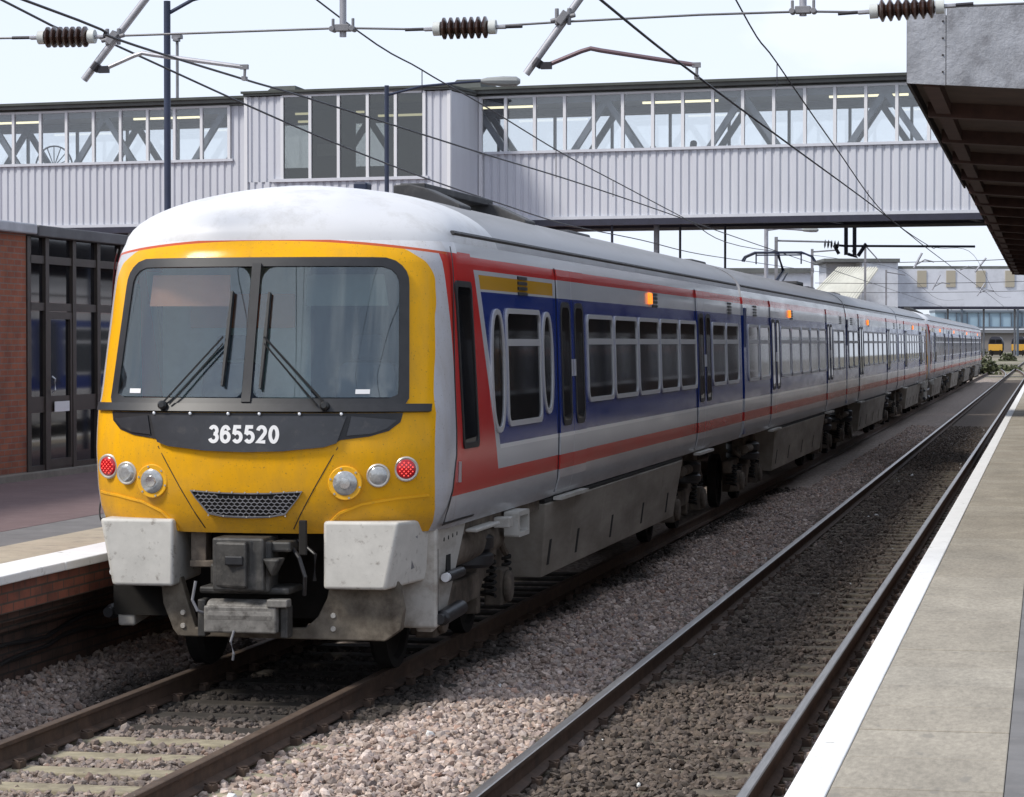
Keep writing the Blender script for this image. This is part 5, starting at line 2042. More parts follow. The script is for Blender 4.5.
def lamp_post(label, px, D, arm_px, arm_y, top_y, r, mat, extra=0.0, head=True):
    base = at_D(px, 342, D)
    top = at_D(px, top_y, D)
    t_ = thing('lamp_post', label, 'lamp post', (base.x, base.y, LZ), 0, 'platform lamp posts')
    h = top.z - LZ
    MB().tube([(0, 0, 0), (0, 0, 1.2), (0, 0, 1.25), (0, 0, h)], [r * 1.5, r * 1.5, r, r], 12).build('pole', mat, t_, smooth=True)
    e = at_D(arm_px, arm_y, D) - Vector((base.x, base.y, LZ))
    a0 = Vector((0, 0, h - .15))
    d = (e - a0)
    MB().tube([a0, a0 + d * .35 + Vector((0, 0, .06)), a0 + d * .75 + Vector((0, 0, .03)), e], r * .55, 8).build('arm', mat, t_, smooth=True)
    dh = Vector((d.x, d.y, 0)).normalized()
    hd = MB()
    up = Vector((0, 0, 1))
    prof = [(-.05, .035), (.05, .07), (.30, .095), (.50, .09), (.56, .04)]
    n_ = 10
    vs, fs = [], []
    sd = dh.cross(up)
    for tt, rr_ in prof:
        for k in range(n_):
            a = 2 * math.pi * k / n_
            vs.append(e + dh * tt + sd * (rr_ * 1.2 * math.cos(a)) + up * (rr_ * (.8 if math.sin(a) > 0 else .9) * math.sin(a)))
    for i in range(len(prof) - 1):
        for k in range(n_):
            a, b = i * n_ + k, i * n_ + (k + 1) % n_
            fs.append((a, b, b + n_, a + n_))
    fs += [tuple(range(n_)), tuple((len(prof) - 1) * n_ + k for k in range(n_))]
    hd.add(vs, fs)
    hd.build('lamp_head', M['inside_grey'], t_, smooth=True)
    return t_


lamp_post('tall navy lamp post crossing the left windows of the near footbridge', 168, 30.7, 240, -12, 2, .040, M['navy'])
lamp_post('navy lamp post behind the cab roof, its lamp against the bridge roofline', 387, 40.9, 484, 81, 86, .036, M['navy'])
lamp_post('grey lamp post seen under the footbridge beside the pantograph', 766, 95.5, 803, 230, 226, .075, M['galv'])
# floodlight mast behind the bridge roof
p = at_D(178, 342, 66)
tp = at_D(178, 40, 66)
fl = thing('floodlight_mast', 'thin floodlight mast rising behind the footbridge roof', 'floodlight mast', (p.x, p.y, LZ))
MB().tube([(0, 0, 0), (0, 0, tp.z - LZ)], .04, 8).build('pole', M['galv_dull'], fl)
mb = MB()
mb.box((0, 0, tp.z - LZ + .06), (.24, .2, .10))
mb.box((0, -.05, tp.z - LZ - .02), (.14, .2, .08))
mb.build('floodlight', M['galv_dull'], fl, bevel=.01)

# overhead supports hanging from the bridge over the lines ------------------------------------
t = thing('wire_support', 'black overhead wire bracket hanging below the footbridge', 'wire bracket', (0, 0, 0))
D_ = 62.5
mb = MB()
for px in (846, 854.5):
    mb.bar(at_D(px, 215, D_), at_D(px, 255, D_), .085, .085)
mb.build('hanger', M['bridge_beam'], t)
mb = MB()
mb.tube([at_D(834, 245, D_), at_D(846, 246, D_), at_D(866, 246, D_), at_D(975, 246.5, D_)], .028, 8)
mb.tube([at_D(834, 245, D_), at_D(839, 254, D_)], .04, 8)
mb.tube([at_D(866, 244, D_), at_D(858, 256, D_)], .045, 8)
mb.tube([at_D(853, 250, D_), at_D(857, 257, D_), at_D(848, 254, D_)], .04, 8)
mb.build('arm', M['bridge_beam'], t, smooth=True)
mb = MB()
a, b = at_D(825, 244, D_), at_D(838, 245, D_)
for k in range(5):
    c = a.lerp(b, k / 4)
    mb.lathe([(-.02, .05), (0, .11), (.02, .05)], c, b - a, 12)
mb.build('insulator', M['galv_dull'], t, smooth=True)
# light grey cantilevers on masts further off
for i, (pxm, D2, pa, ya, pt, lab) in enumerate(((776, 85, 736 + 96, 242, 237, 'grey mast with a long wire arm seen under the footbridge'),
                                              (812, 105, 838, 250, 249, 'short grey mast with a wire arm in front of the stair roof'),
                                              (886, 150, 905, 275, 270, 'dark mast beside the gabled stair block'),
                                              (865, 125, 880, 262, 243, 'grey mast at the corner of the stair block'))):
    p = at_D(pxm, 342, D2)
    t = thing('wire_mast', lab, 'mast', (p.x, p.y, 0), 0, 'masts beyond the footbridge')
    zt = at_D(pxm, pt, D2).z
    MB().bar((0, 0, LZ if p.x < LE else 0), (0, 0, zt), .10, .10).build('shaft', M['galv_dull'], t)
    q = at_D(pa, ya, D2) - Vector((p.x, p.y, 0))
    MB().tube([(0, 0, zt - .12), q], .03, 8).build('arm', M['galv_dull'], t)

# ================================================================== LEFT BUILDING
BX = -12.4
bd = thing('platform_building', 'low red brick platform building with dark glazed frontage', 'building', (0, 0, 0))
Yb = [30.97, 31.6, 32.55, 33.45, 34.35, 35.25, 36.15, 37.05, 37.95, 38.85]
ztop = 3.92
mb = MB()
mb.span((BX - 6, 8, LZ - .1), (BX, Yb[0], ztop))
mb.build('brick_wall', M['brick'], bd)
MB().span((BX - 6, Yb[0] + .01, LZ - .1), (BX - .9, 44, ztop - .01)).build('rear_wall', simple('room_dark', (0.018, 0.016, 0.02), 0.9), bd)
mb = MB()
mb.span((BX - 6.1, 7.8, ztop), (BX + .10, Yb[0] + .15, ztop + .13))
mb.build('parapet_flashing', simple('lead_flashing', (.42, .43, .46), .5, .2, var=.2, vscale=2), bd, bevel=.02)
mb = MB()
mb.span((BX - 6.1, Yb[0] + .16, ztop - .02), (BX + .12, 44, ztop + .12))
mb.build('roof_edge', simple('roof_edge_grey', (.115, .115, .12), .7, var=.25, vscale=2), bd, bevel=.015)
mb = MB()
mb.span((BX - .02, 8, LZ - .006), (BX + .18, 44, LZ + .07))
mb.build('plinth', simple('plinth_concrete', (.21, .19, .16), .9, var=.2), bd)
ys = Yb[1:]
ZR = [LZ + .08, 1.70, 1.90, 3.03, 3.62, ztop - .03]
fr = MB()
for yy in ys:
    fr.span((BX - .05, yy - .06, LZ), (BX + .035, yy + .06, ztop - .02))
fr.span((BX - .05, Yb[0], LZ), (BX + .02, Yb[0] + .12, ztop - .02))
for z in (ZR[3], ZR[4]):
    fr.span((BX - .05, Yb[0] + .1, z - .05), (BX + .02, 44, z + .05))
fr.span((BX - .05, Yb[0] + .1, ZR[1]), (BX + .015, 44, ZR[2]))
fr.span((BX - .05, Yb[0] + .1, LZ + .06), (BX + .018, 44, LZ + .14))
fr.build('window_frame', M['brown_frame'], bd)
bounds = [Yb[0] + .12] + ys
for a, b in zip(bounds, bounds[1:]):
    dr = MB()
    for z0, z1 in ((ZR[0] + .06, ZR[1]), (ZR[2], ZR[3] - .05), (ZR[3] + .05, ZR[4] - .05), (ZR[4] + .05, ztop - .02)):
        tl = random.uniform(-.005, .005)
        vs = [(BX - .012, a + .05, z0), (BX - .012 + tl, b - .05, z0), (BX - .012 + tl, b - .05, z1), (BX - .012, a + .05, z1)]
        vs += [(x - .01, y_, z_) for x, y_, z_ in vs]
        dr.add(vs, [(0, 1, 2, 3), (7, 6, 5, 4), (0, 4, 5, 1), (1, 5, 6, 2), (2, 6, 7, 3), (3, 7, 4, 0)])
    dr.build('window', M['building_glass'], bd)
# the door leaf in the second bay, its sign and handle
dy0, dy1 = ys[0] + .06, ys[1] - .06
dr = MB()
dr.ring(rrect(dy0, dy1, LZ + .10, ZR[3] - .06, .02, 2), rrect(dy0 + .07, dy1 - .07, LZ + .2, ZR[3] - .15, .02, 2), BX - .01, BX + .026, lambda a, b, d: (d, a, b))
d = dr.build('door', M['brown_frame'], bd)
MB().span((BX + .036, dy0 + .16, 1.70), (BX + .045, dy1 - .16, 1.83)).build('door_sign', M['sign_white'], d)
MB().tube([(BX + .05, dy0 + .05, 1.95), (BX + .09, dy0 + .05, 1.98), (BX + .09, dy0 + .05, 2.12), (BX + .05, dy0 + .05, 2.15)], .012, 8).build('handle', M['metal_trim'], d)

# ================================================================== RIGHT CANOPY
CE = at_X(909.5, 81, -1.02)
Yc0 = CE.y
cz = CE.z
cn = thing('platform_canopy', 'grey weathered platform canopy with dark brown underside at top right', 'canopy', (0, 0, 0))
drop = -.067                                     # roof falls towards the middle of the platform
Yc1, Yc2, Xc, Xr = Yc0 + 13.7, 76.0, -1.02, 6.0


def cq(x, dz): return cz + (x - Xc) * drop + dz


def cspan(mb, x0, x1, y0, y1, d0, d1):
    vs = []
    for dz in (d0, d1):
        for yy in (y0, y1):
            for xx in (x0, x1):
                vs.append((xx, yy, cq(xx, dz)))
    mb.add(vs, [(0, 1, 3, 2), (4, 6, 7, 5), (0, 4, 5, 1), (2, 3, 7, 6), (0, 2, 6, 4), (1, 5, 7, 3)])
    return mb


FH = .53
mb = MB()
x = Xc - .02
w = .29
first = True
while x < Xr:
    x1 = x + (.29 if first else 1.4)
    vs = []
    for yy in (Yc0 - .03, Yc0):
        for xx, zz in ((x + .002, cq(x, -.02)), (x1 - .004, cq(x1, -.02)), (x1 - .004, cz + FH + (x1 - Xc) * .03), (x + .002, cz + FH + (x - Xc) * .03)):
            vs.append((xx, yy - (0 if first else .012), zz))
    mb.add(vs, [(0, 1, 2, 3), (7, 6, 5, 4), (0, 4, 5, 1), (1, 5, 6, 2), (2, 6, 7, 3), (3, 7, 4, 0)])
    x = x1
    first = False
mb.build('end_fascia', M['canopy_sheet'], cn)
mb = MB()
for k in range(4):
    mb.lathe([(0, .008), (.008, .006)], (Xc + .245, Yc0 - .032, cz + .06 + .125 * k), (0, -1, 0), 8)
mb.build('rivet', M['canopy_edge'], cn)
mb = MB()
cspan(mb, Xc, Xr, Yc0, Yc2, .10, .50)
mb.build('roof', M['canopy_sheet'], cn)
mb = MB()
cspan(mb, Xc - .022, Xc, Yc0 + .002, Yc1, -.02, FH)
cspan(mb, Xc - .012, Xc, Yc1, Yc2, .03, FH)
mb.build('side_fascia', M['canopy_edge'], cn)
mb = MB()
cspan(mb, Xc + .001, Xr, Yc0 + .001, Yc2, .06, .098)
mb.build('soffit', M['canopy_wood'], cn)
bm_ = MB()
k = 0
yy = Yc0 + 2.4
while yy < 75:
    cspan(bm_, Xc + .03, Xr, yy, yy + .16, -.06, .059)
    yy += 2.9
cspan(bm_, Xc + .10, Xc + .22, Yc0 + .03, Yc2, -.035, .058)
bm_.build('beam', M['canopy_beam'], cn)
yy = Yc0 + 4
while yy < 74:
    MB().tube([(2.3, yy, PZ - .01), (2.3, yy, cq(2.3, -.02))], .09, 12).build('column', M['navy'], cn, smooth=True)
    yy += 8.7

# brick range along the back of the near platform (mirrored in the carriage windows)
nbd = thing('platform_building', 'long brick platform building under the near canopy', 'building', (0, 0, 0))
MB().span((3.9, 22, PZ - .02), (9, 118, 4.1)).build('brick_wall', M['brick_dark'], nbd)
MB().span((1.0, 76.5, 3.95), (9, 121, 4.3)).build('shading_roof', M['canopy_wood'], nbd)  # unseen roof added to keep sun off the wall mirrored in the train
k = 0
yy = 24.0
while yy < 116:
    if k % 4 == 3:
        MB().span((3.86, yy, PZ + .02), (3.90, yy + 1.3, 3.1)).build('door', M['navy'], nbd)
    else:
        w_ = MB().span((3.85, yy, 1.9), (3.895, yy + 1.9, 3.25)).build('window', M['building_glass'], nbd)
        MB().ring([(yy - .1, 1.8), (yy + 2.0, 1.8), (yy + 2.0, 3.35), (yy - .1, 3.35)], [(yy, 1.9), (yy + 1.9, 1.9), (yy + 1.9, 3.25), (yy, 3.25)], 3.80, 3.899, lambda a, b, d: (d, a, b)).build('frame', M['mullion'], w_)
    yy += 3.1
    k += 1

# pale shed added out of view so that the middle carriages mirror it
refl_shed = thing('reflection_shed', 'pale clad shed added unseen beyond the brick building, mirrored in the carriages', 'building', (0, 0, 0))
MB().span((4.5, 124, PZ - .02), (12, 172, 4.6)).build('wall', M['cladding'], refl_shed)
MB().span((4.3, 123.5, 4.6), (12, 172.5, 4.8)).build('roof', M['bridge_fascia'], refl_shed)
for k in range(9):
    MB().span((4.45, 126 + 5 * k, 1.5), (4.499, 128.4 + 5 * k, 3.4)).build('window', M['building_glass'], refl_shed)

# ================================================================== OVERHEAD LINE
YH = 18.75
# cross-span wire
lo = [(-700, 62), (-200, 44.5), (0, 38.2), (36, 37.6), (100, 36.4), (160, 34.4), (343, 28), (430, 29.5), (490, 26.5), (560, 22), (700, 14.8), (803, 11.5), (850, 12), (876, 11), (940, 7), (1024, 3.5), (1200, -8)]
pts = [at_Y(a, b, YH) for a, b in lo]
tag(MB().tube(pts, .009, 6).build('span_wire', M['wire_steel']), 'steel span wire crossing above the tracks between insulators', 'wire')


def insulator(px0, py0, px1, py1, label, stack):
    A, B = at_Y(px0, py0, YH), at_Y(px1, py1, YH)
    ax = (B - A).normalized()
    L_ = (B - A).length
    t_ = thing('insulator', label, 'insulator', (0, 0, 0), 0, 'insulators on the span wire')
    c0, c1 = .20, .80
    n_ = 7
    pr = []
    for k in range(n_):
        u = L_ * (.25 + .50 * k / (n_ - 1))
        h_ = L_ * .5 / (n_ - 1)
        pr += [(u - h_ * .48, .040), (u - h_ * .12, stack), (u + h_ * .12, stack * .985), (u + h_ * .42, .042)]
    MB().lathe(pr, A, ax, 24).build('sheds', M['porcelain'], t_, smooth=True)
    for pr in ([(L_ * .12, .052), (L_ * .205, .052), (L_ * .21, .035)], [(L_ * .79, .035), (L_ * .795, .052), (L_ * .88, .052)]):
        MB().lathe(pr, A, ax, 18).build('end_cap', M['insul_cap'], t_, smooth=True)
    for u0, u1 in ((0, .12), (.88, 1.0)):
        m3 = MB()
        a, b = A + ax * L_ * u0, A + ax * L_ * u1
        m3.bar(a + Vector((0, .012, 0)), b + Vector((0, .012, 0)), .022, .03)
        m3.bar(a - Vector((0, .012, 0)), b - Vector((0, .012, 0)), .012, .022)
        m3.build('shackle', M['galv'], t_, bevel=.004)
    MB().tube([B, B + ax * .12], .014, 8).build('tie_rod', M['wire'], t_)
    MB().tube([A - ax * .14, A], .012, 8).build('tie_rod', M['wire'], t_)
    return t_


insulator(30, 37.6, 104, 36.4, 'brown ribbed insulator at top left beside the slanting tube', .078)
insulator(424, 29.2, 506, 26.6, 'brown ribbed insulator at top centre between the two vertical clamps', .080)
insulator(858, 12.4, 956, 5.2, 'brown ribbed insulator at top right in front of the canopy', .080)


def reg_arm(label, top, bot, cl, arm, metal):
    """slanting drop tube with clamp and cranked steady arm"""
    t_ = thing('registration_arm', label, 'wire arm', (0, 0, 0), 0, 'registration arms on the span wire')
    A, B = at_Y(*top, YH + .03), at_Y(*bot, YH + .03)
    A2 = A + (A - B) * 1.3
    MB().tube([A2, A, B], .028, 12).build('drop_tube', M['galv'], t_, smooth=True)
    C = at_Y(*cl, YH)
    mb_ = MB()
    mb_.box(C, (.10, .09, .055), (A - B).to_track_quat('X', 'Z').to_matrix())
    for dx in (-.045, .045):
        mb_.lathe([(-.06, .016), (.06, .016)], C + Vector((dx, 0, .01)), (0, 0, 1), 8)
    mb_.tube([C + Vector((-.09, 0, -.02)), C + Vector((.09, 0, .02))], .017, 8)
    mb_.build('clamp', M['galv_dull'], t_, bevel=.005)
    P = [at_Y(a, b, YH) for a, b in arm]
    r0 = MB()
    r0.lathe([(-.03, .035), (.03, .035)], P[0], (A - B), 10)
    r0.box(P[0] + Vector((.06, 0, -.02)), (.08, .04, .05))
    r0.build('hinge', M['wire'], t_)
    q = MB()
    k = P[1:]
    # bend smoothed
    q.tube([k[0], k[0].lerp(k[1], .85), k[1] + Vector((.02, 0, .0)), k[1].lerp(k[2], .12), k[2]], .0165, 8)
    q.build('steady_arm', metal, t_, smooth=True)
    e = MB()
    e.box(P[-1] + Vector((.01, 0, .0)), (.06, .03, .035))
    e.tube([P[-1] + Vector((.015, 0, 0)), P[-1] + Vector((.012, 0, -.07))], .011, 8)
    e.box(P[-1] + Vector((.012, 0, -.085)), (.03, .06, .03))
    e.build('wire_clip', M['galv_dull'], t_)


reg_arm('slanting tube and cranked arm at top left over the train', (145, 0), (84, 80), (113, 38), [(96, 67), (100, 71), (140, 53), (243, 67)], M['galv'])
reg_arm('slanting tube and cranked arm at top centre over the empty track', (579, 0), (526, 74), (563, 18), [(538, 63), (543, 67), (588, 48.5), (695, 65)], M['arm_maroon'])
for (px, y0_, y1_, lab) in ((343, -8, 37, 'short vertical wire clamp left of the centre insulator'), (803, -8, 16, 'short vertical wire clamp left of the right insulator')):
    t_ = thing('wire_clamp', lab, 'wire clamp', (0, 0, 0), 0, 'vertical clamps on the span wire')
    A, B = at_Y(px, y0_, YH + .02), at_Y(px, y1_, YH + .02)
    MB().tube([A + (A - B) * 2, B], .026, 12).build('rod', M['galv'], t_, smooth=True)
    C = at_Y(px, y1_ - 9 if px < 500 else y1_ - 6, YH)
    mb = MB()
    mb.box(C, (.11, .08, .05))
    for dx in (-.075, .075):
        mb.lathe([(-.05, .022), (.05, .022)], C + Vector((dx, 0, -.008)), (0, 1, 0), 10)
        mb.lathe([(-.04, .012), (.04, .012)], C + Vector((dx, 0, .03)), (0, 0, 1), 8)
    mb.build('clamp', M['galv_dull'], t_, bevel=.006)


def wire(label, name, pts, r, mat, drops=()):
    o = MB().tube(pts, r, 6).build(name, mat)
    tag(o, label, 'wire', 'overhead line wires')
    for (a, b) in drops:
        MB().tube([a, b], .005, 5).build('dropper', mat, o)
    return o


def lin(px_list, X):
    return [at_X(a, b, X) for a, b in px_list]


def smooth_path(P, n_=6):
    """Catmull-Rom"""
    out = []
    Q = [P[0] * 2 - P[1]] + P + [P[-1] * 2 - P[-2]]
    for i in range(1, len(Q) - 2):
        for k in range(n_):
            t_ = k / n_
            a, b, c, d = Q[i - 1], Q[i], Q[i + 1], Q[i + 2]
            out.append(.5 * ((2 * b) + (c - a) * t_ + (2 * a - 5 * b + 4 * c - d) * t_ ** 2 + (3 * b - a - 3 * c + d) * t_ ** 3))
    out.append(P[-1])
    return out


# contact wire over the train
P = lin([(24, 0), (115, 38.5), (243, 79), (314, 100), (478, 152), (615, 195)], TX)
P = [Vector((TX, 2, P[0].z + .1))] + P + [Vector((TX, 60, 4.59)), Vector((TX, 120, 4.6)), Vector((TX, 200, 4.6))]
wire('contact wire above the train, held by the left cranked arm', 'contact_wire', smooth_path(P), .0085, M['wire'])
# sagging wire at the far platform side
XA = -7.6
P = lin([(0, -1), (80, 30), (113, 44), (240, 102), (330, 141), (425, 178), (500, 203.5), (567, 224.6), (641, 240), (689, 252), (738, 260)], XA)
P = [Vector((XA, 4, P[0].z + 1.2))] + P + [Vector((XA, 95, P[-1].z + .4))]
wire('sagging dark wire from top left passing low across the bridge cladding', 'feeder_wire', smooth_path(P), .0095, M['wire'])
# catenary over the train
P = lin([(317, 0), (422, 70), (478, 102), (560, 152), (620, 184), (686, 219), (740, 246)], TX)
P2 = lin([(422, 70), (478, 102), (560, 152), (620, 184)], TX)
dr = []
for (a, b) in ((422, 70), (556, 150), (613, 181)):
    q = at_X(a, b, TX)
    dr.append((q, Vector((q.x, q.y, q.z - .22 if a == 422 else 4.58))))
P = [Vector((TX, 8, 6.6))] + P + [Vector((TX, 75, 4.95)), Vector((TX, 110, 5.5)), Vector((TX, 145, 4.95)), Vector((TX, 190, 5.6))]
wire('catenary wire above the train with thin droppers', 'catenary_wire', smooth_path(P), .0075, M['wire'], dr)
# contact wire of the empty track
P = lin([(601, 0), (697, 76), (775, 134), (868, 202), (909, 234)], RX)
P = [Vector((RX, 2, P[0].z + .15))] + P + [Vector((RX, 60, P[-1].z)), Vector((RX, 120, 4.6)), Vector((RX, 230, 4.6))]
wire('contact wire above the empty track, held by the centre cranked arm', 'contact_wire', smooth_path(P), .0085, M['wire'])
P = lin([(736, 0), (777, 63), (836, 148), (886, 215), (931, 247)], RX)
dr = []
for (a, b) in ((777, 63), (868, 190)):
    q = at_X(a, b, RX)
    dr.append((q, Vector((q.x, q.y, q.z - .22 if a == 777 else q.z - .30))))
P = [Vector((RX, 10, 6.4))] + P + [Vector((RX, 62, P[-1].z + .15)), Vector((RX, 90, 5.5)), Vector((RX, 130, 4.9)), Vector((RX, 180, 5.6))]
wire('catenary wire above the empty track with thin droppers', 'catenary_wire', smooth_path(P), .0075, M['wire'], dr)

# ================================================================== FAR BACKGROUND
# second footbridge with gabled stair block
D2 = 212
def fp(px, py, D=D2): return at_D(px, py, D)


def quadbox(mb, px0, px1, py0, py1, D=D2, depth=3.5, mi=0):
    a, b = fp(px0, py1, D), fp(px1, py0, D)
    v = Vector((-math.sin(YAW), math.cos(YAW), 0)) * depth
    A = [Vector((a.x, a.y, a.z)), Vector((b.x, b.y, a.z)), Vector((b.x, b.y, b.z)), Vector((a.x, a.y, b.z))]
    mb.add(A + [p_ + v for p_ in A], [(0, 1, 2, 3), (7, 6, 5, 4), (0, 4, 5, 1), (1, 5, 6, 2), (2, 6, 7, 3), (3, 7, 4, 0)], mi)
    return mb


b2 = thing('footbridge', 'pale second footbridge in the distance with three cream windows', 'footbridge', (0, 0, 0))
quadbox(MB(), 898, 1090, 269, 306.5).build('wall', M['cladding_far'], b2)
mb = MB()
quadbox(mb, 897, 1090, 266, 269, depth=3.9)
mb.build('roof', M['bridge_fascia'], b2)
quadbox(MB(), 898, 1090, 306.5, 309, depth=3.6).build('beam', M['bridge_beam'], b2)
for px in (922, 951, 981, 1010):
    w = quadbox(MB(), px - 4.6, px + 4.6, 270.5, 287, D2 - .12, .2)
    w.build('window', M['blind'], b2)
for px in (948, 984, 1015):
    quadbox(MB(), px - .8, px + .8, 309, 356, D2 + 1, .3).build('column', M['galv_dull'], b2)
sb = thing('stair_block', 'pale gabled stair block with ribbed sloping roof joining the far footbridge', 'building', (0, 0, 0))
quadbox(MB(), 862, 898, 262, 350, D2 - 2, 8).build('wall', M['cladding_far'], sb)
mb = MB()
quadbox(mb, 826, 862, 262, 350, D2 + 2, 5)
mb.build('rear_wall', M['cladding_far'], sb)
mb = MB()
quadbox(mb, 824, 900, 258.5, 262, D2 - 2.3, 9)
mb.build('roof', M['bridge_fascia'], sb)
# sloping stair roof
mb = MB()
nrib = 16
A0, A1 = fp(800, 306, D2 - 2.2), fp(838, 268, D2 - 2.2)
B0, B1 = fp(851, 306, D2 - 6.5), fp(878, 268, D2 - 6.5)
for k in range(nrib):
    u0, u1 = k / nrib, (k + .55) / nrib
    l0, l1 = A0.lerp(B0, u0), A0.lerp(B0, u1)
    h0, h1 = A1.lerp(B1, u0), A1.lerp(B1, u1)
    up = Vector((0, 0, .10))
    mb.add([l0, l1, h1, h0, l0 + up, l1 + up, h1 + up, h0 + up], [(0, 1, 2, 3), (7, 6, 5, 4), (0, 4, 5, 1), (1, 5, 6, 2), (2, 6, 7, 3), (3, 7, 4, 0)])
mb.add([A0, B0, B1, A1, A0 - Vector((0, 0, .15)), B0 - Vector((0, 0, .15)), B1 - Vector((0, 0, .15)), A1 - Vector((0, 0, .15))], [(0, 1, 2, 3), (7, 6, 5, 4), (0, 4, 5, 1), (1, 5, 6, 2), (2, 6, 7, 3), (3, 7, 4, 0)])
mb.build('stair_roof', M['roof_sheet'], sb)
ls = thing('platform_shed', 'long low pale shed with dark roof edge left of the stair block', 'building', (0, 0, 0))
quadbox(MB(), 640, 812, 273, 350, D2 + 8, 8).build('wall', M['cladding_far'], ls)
quadbox(MB(), 638, 814, 268, 273, D2 + 7.6, 9).build('roof', M['bridge_fascia'], ls)

# third, glazed bridge
b3 = thing('glazed_footbridge', 'bluish glazed bridge beyond the second footbridge', 'footbridge', (0, 0, 0))
D3 = 330
quadbox(MB(), 935, 1110, 312, 327, D3, 4).build('glazing', simple('blue_glazing', (.30, .42, .52), .25, var=.15, vscale=.2), b3)
mb = MB()
for k in range(12):
    quadbox(mb, 945 + k * 11, 946 + k * 11, 312, 327, D3 - .2, .15)
quadbox(mb, 935, 1110, 310, 312.5, D3 - .3, 4.6)
quadbox(mb, 935, 1110, 326.5, 328.5, D3 - .3, 4.6)
for px in (962, 1018):
    quadbox(mb, px - 1, px + 1, 306, 356, D3 - .5, .5)
mb.build('frame', simple('far_frame', (.14, .17, .21), .7), b3)

# far buildings behind the yard
bk = thing('warehouse', 'grey brown warehouse on the horizon behind the locomotives', 'building', (0, 0, 0))
quadbox(MB(), 900, 1130, 333, 352, 640, 30).build('wall', simple('warehouse_wall', (.22, .20, .19), .9, var=.25, vscale=.05), bk)
quadbox(MB(), 898, 1132, 329.5, 333, 639, 34).build('roof', simple('warehouse_roof', (.17, .175, .19), .8, var=.2, vscale=.05), bk)


# further cross-span gear over the lines beyond the near footbridge
for i, (D_, px_t, py_t, px_b, py_b, ax_, ay_, lab) in enumerate((
        (105, 922, 253, 914, 268, 934, 262, 'thin slanting wire arm in front of the second cream window of the far bridge'),
        (120, 986, 258, 975, 272, 960, 270, 'thin slanting wire arm near the canopy tip'),
        (140, 940, 275, 932, 290, 950, 284, 'small wire arm low on the pale far bridge wall'),
        (165, 985, 283, 977, 296, 994, 291, 'small wire arm low on the pale far bridge wall beside the canopy'))):
    t = thing('registration_arm', lab, 'wire arm', (0, 0, 0), 0, 'registration arms over the far lines')
    a, b, c = at_D(px_t, py_t, D_), at_D(px_b, py_b, D_), at_D(ax_, ay_, D_)
    MB().tube([a, b], .045, 8).build('drop_tube', M['galv'], t)
    MB().tube([a.lerp(b, .8), a.lerp(b, .8).lerp(c, .5) + Vector((0, 0, .15)), c], .03, 6).build('steady_arm', M['galv_dull'], t)
for D_, y0_, y1_, lab in ((105, 262, 255, 'cross wire over the lines just beyond the near footbridge'), (140, 283, 279, 'lower cross wire in front of the far bridge'), (165, 292, 289, 'lowest cross wire in front of the far bridge')):
    a, b = at_D(815, y0_, D_), at_D(1100, y1_, D_)
    tag(MB().tube([a, a.lerp(b, .3) - Vector((0, 0, .1)), a.lerp(b, .6) - Vector((0, 0, .1)), b], .016, 6).build('cross_wire', M['wire']), lab, 'wire')

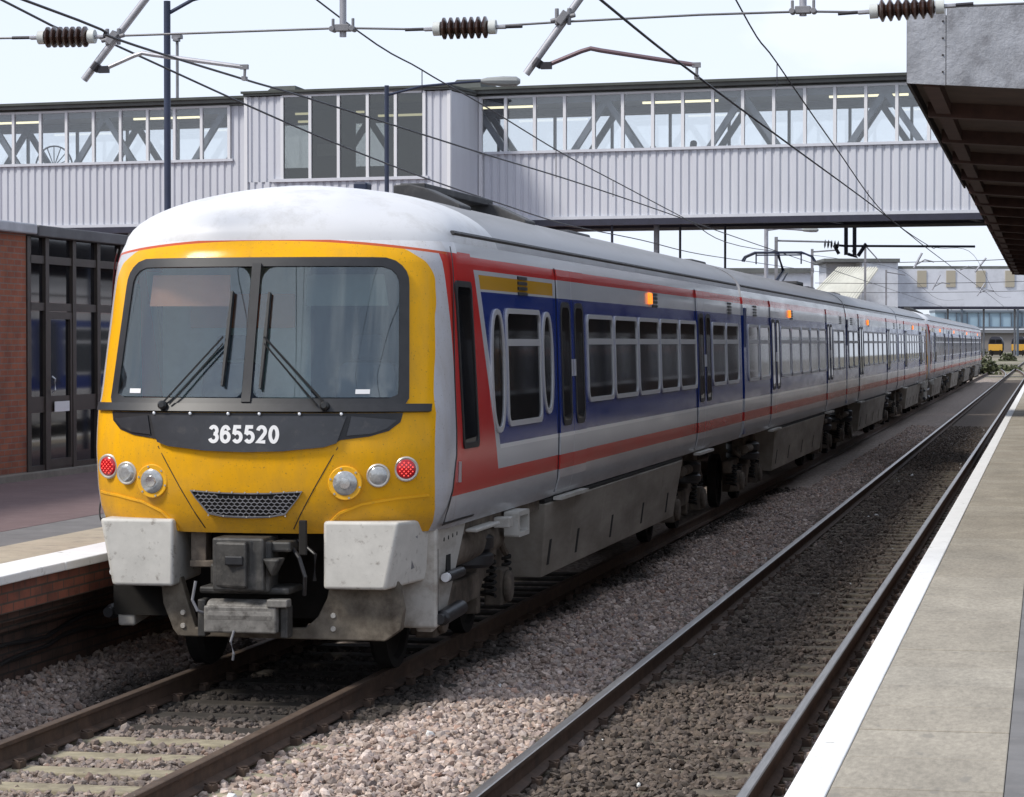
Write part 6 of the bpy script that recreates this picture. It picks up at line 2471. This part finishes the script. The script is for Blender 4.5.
# two yellow-fronted locomotives
def loco(px, D, label):
    p = at_D(px, 342, D)
    t_ = thing('locomotive', label, 'locomotive', (p.x, p.y, 0), math.atan2(p.x, -p.y) * 0, 'yellow fronted locomotives')
    t_.location.z = -.1
    prof = [(-1.33, 1.1), (1.33, 1.1), (1.35, 2.6), (1.15, 3.35), (.7, 3.8), (-.7, 3.8), (-1.15, 3.35), (-1.35, 2.6)]
    MB().prism(prof, .4, 15, lambda a, b, d: (a, d, b)).build('body', M['loco_dark'], t_)
    MB().prism([(-1.30, 1.1), (1.30, 1.1), (1.31, 2.35), (-1.31, 2.35)], .0, .4, lambda a, b, d: (a, d + (b - 1.1) * .1, b)).build('nose', M['loco_yellow'], t_, bevel=.1)
    MB().prism([(-1.15, 2.62), (-.1, 2.62), (-.1, 3.25), (-1.0, 3.25)], .2, .39, lambda a, b, d: (a, d, b)).build('windscreen', M['train_glass'], t_)
    MB().prism([(.1, 2.62), (1.15, 2.62), (1.0, 3.25), (.1, 3.25)], .2, .39, lambda a, b, d: (a, d, b)).build('windscreen', M['train_glass'], t_)
    mb_ = MB()
    mb_.span((-1.2, .1, .45), (1.2, 14.5, 1.08))
    for x in (-.87, .87):
        mb_.lathe([(-.3, .12), (0, .23), (.04, .23)], (x, -.1, 1.05), (0, -1, 0), 12)
    for yy in (2, 4, 11, 13):
        for x in (-.75, .75):
            mb_.lathe([(-.06, .5), (.06, .5)], (x, yy, .6), (1, 0, 0), 16)
    mb_.build('underframe', M['under_dark'], t_)
    return t_


loco(995.5, 500, 'yellow fronted locomotive just right of the train tail')
loco(1018.5, 500, 'yellow fronted locomotive nearest the canopy and photo edge')

# yellow flagged marker by the curve, white post further off
p = at_D(917, 342, 175)
mk = thing('marker_sign', 'small yellow marker board on a white post past the train tail', 'sign', (p.x, p.y, -.3))
MB().span((-.05, -.05, 0), (.05, .05, 1.5)).build('post', M['sign_white'], mk)
MB().span((-.25, -.08, 1.1), (.25, -.05, 1.7)).build('board', M['sign_yellow'], mk, bevel=.02)


def bush(label, px, D, w, h, n_=260):
    p = at_D(px, 342, D)
    t_ = thing('shrub', label, 'shrub', (p.x, p.y, -.4), 0, 'scrub beyond the train')
    mb_ = MB()
    for k in range(n_):
        a, r_ = random.uniform(0, 6.28), math.sqrt(random.random())
        hh = random.random() ** .8
        c = Vector((math.cos(a) * r_ * w * (1.1 - hh * .6), math.sin(a) * r_ * w * .6, hh * h * (.75 + .25 * math.sin(a * 3))))
        u = Vector((random.gauss(0, 1), random.gauss(0, 1), random.gauss(0, 1))).normalized() * .22
        v = u.cross(Vector((random.gauss(0, 1), random.gauss(0, 1), random.gauss(0, 1)))).normalized() * .16
        mb_.add([c - u, c + v, c + u, c - v], [(0, 1, 2, 3)])
    mb_.build('foliage', M['leaf'], t_)
    MB().tube([(0, 0, 0), (0, 0, h * .5)], .06, 6).build('stem', M['bogie'], t_)


bush('low green scrub right behind the train tail', 984, 230, 1.6, 1.6)
bush('loose green scrub left of the first locomotive', 978, 320, 2.2, 2.2)
bush('green scrub between the two distant locomotives', 1008, 400, 1.6, 1.4)
bush('green scrub low beside the yellow marker board', 1002, 260, 2.6, .8)
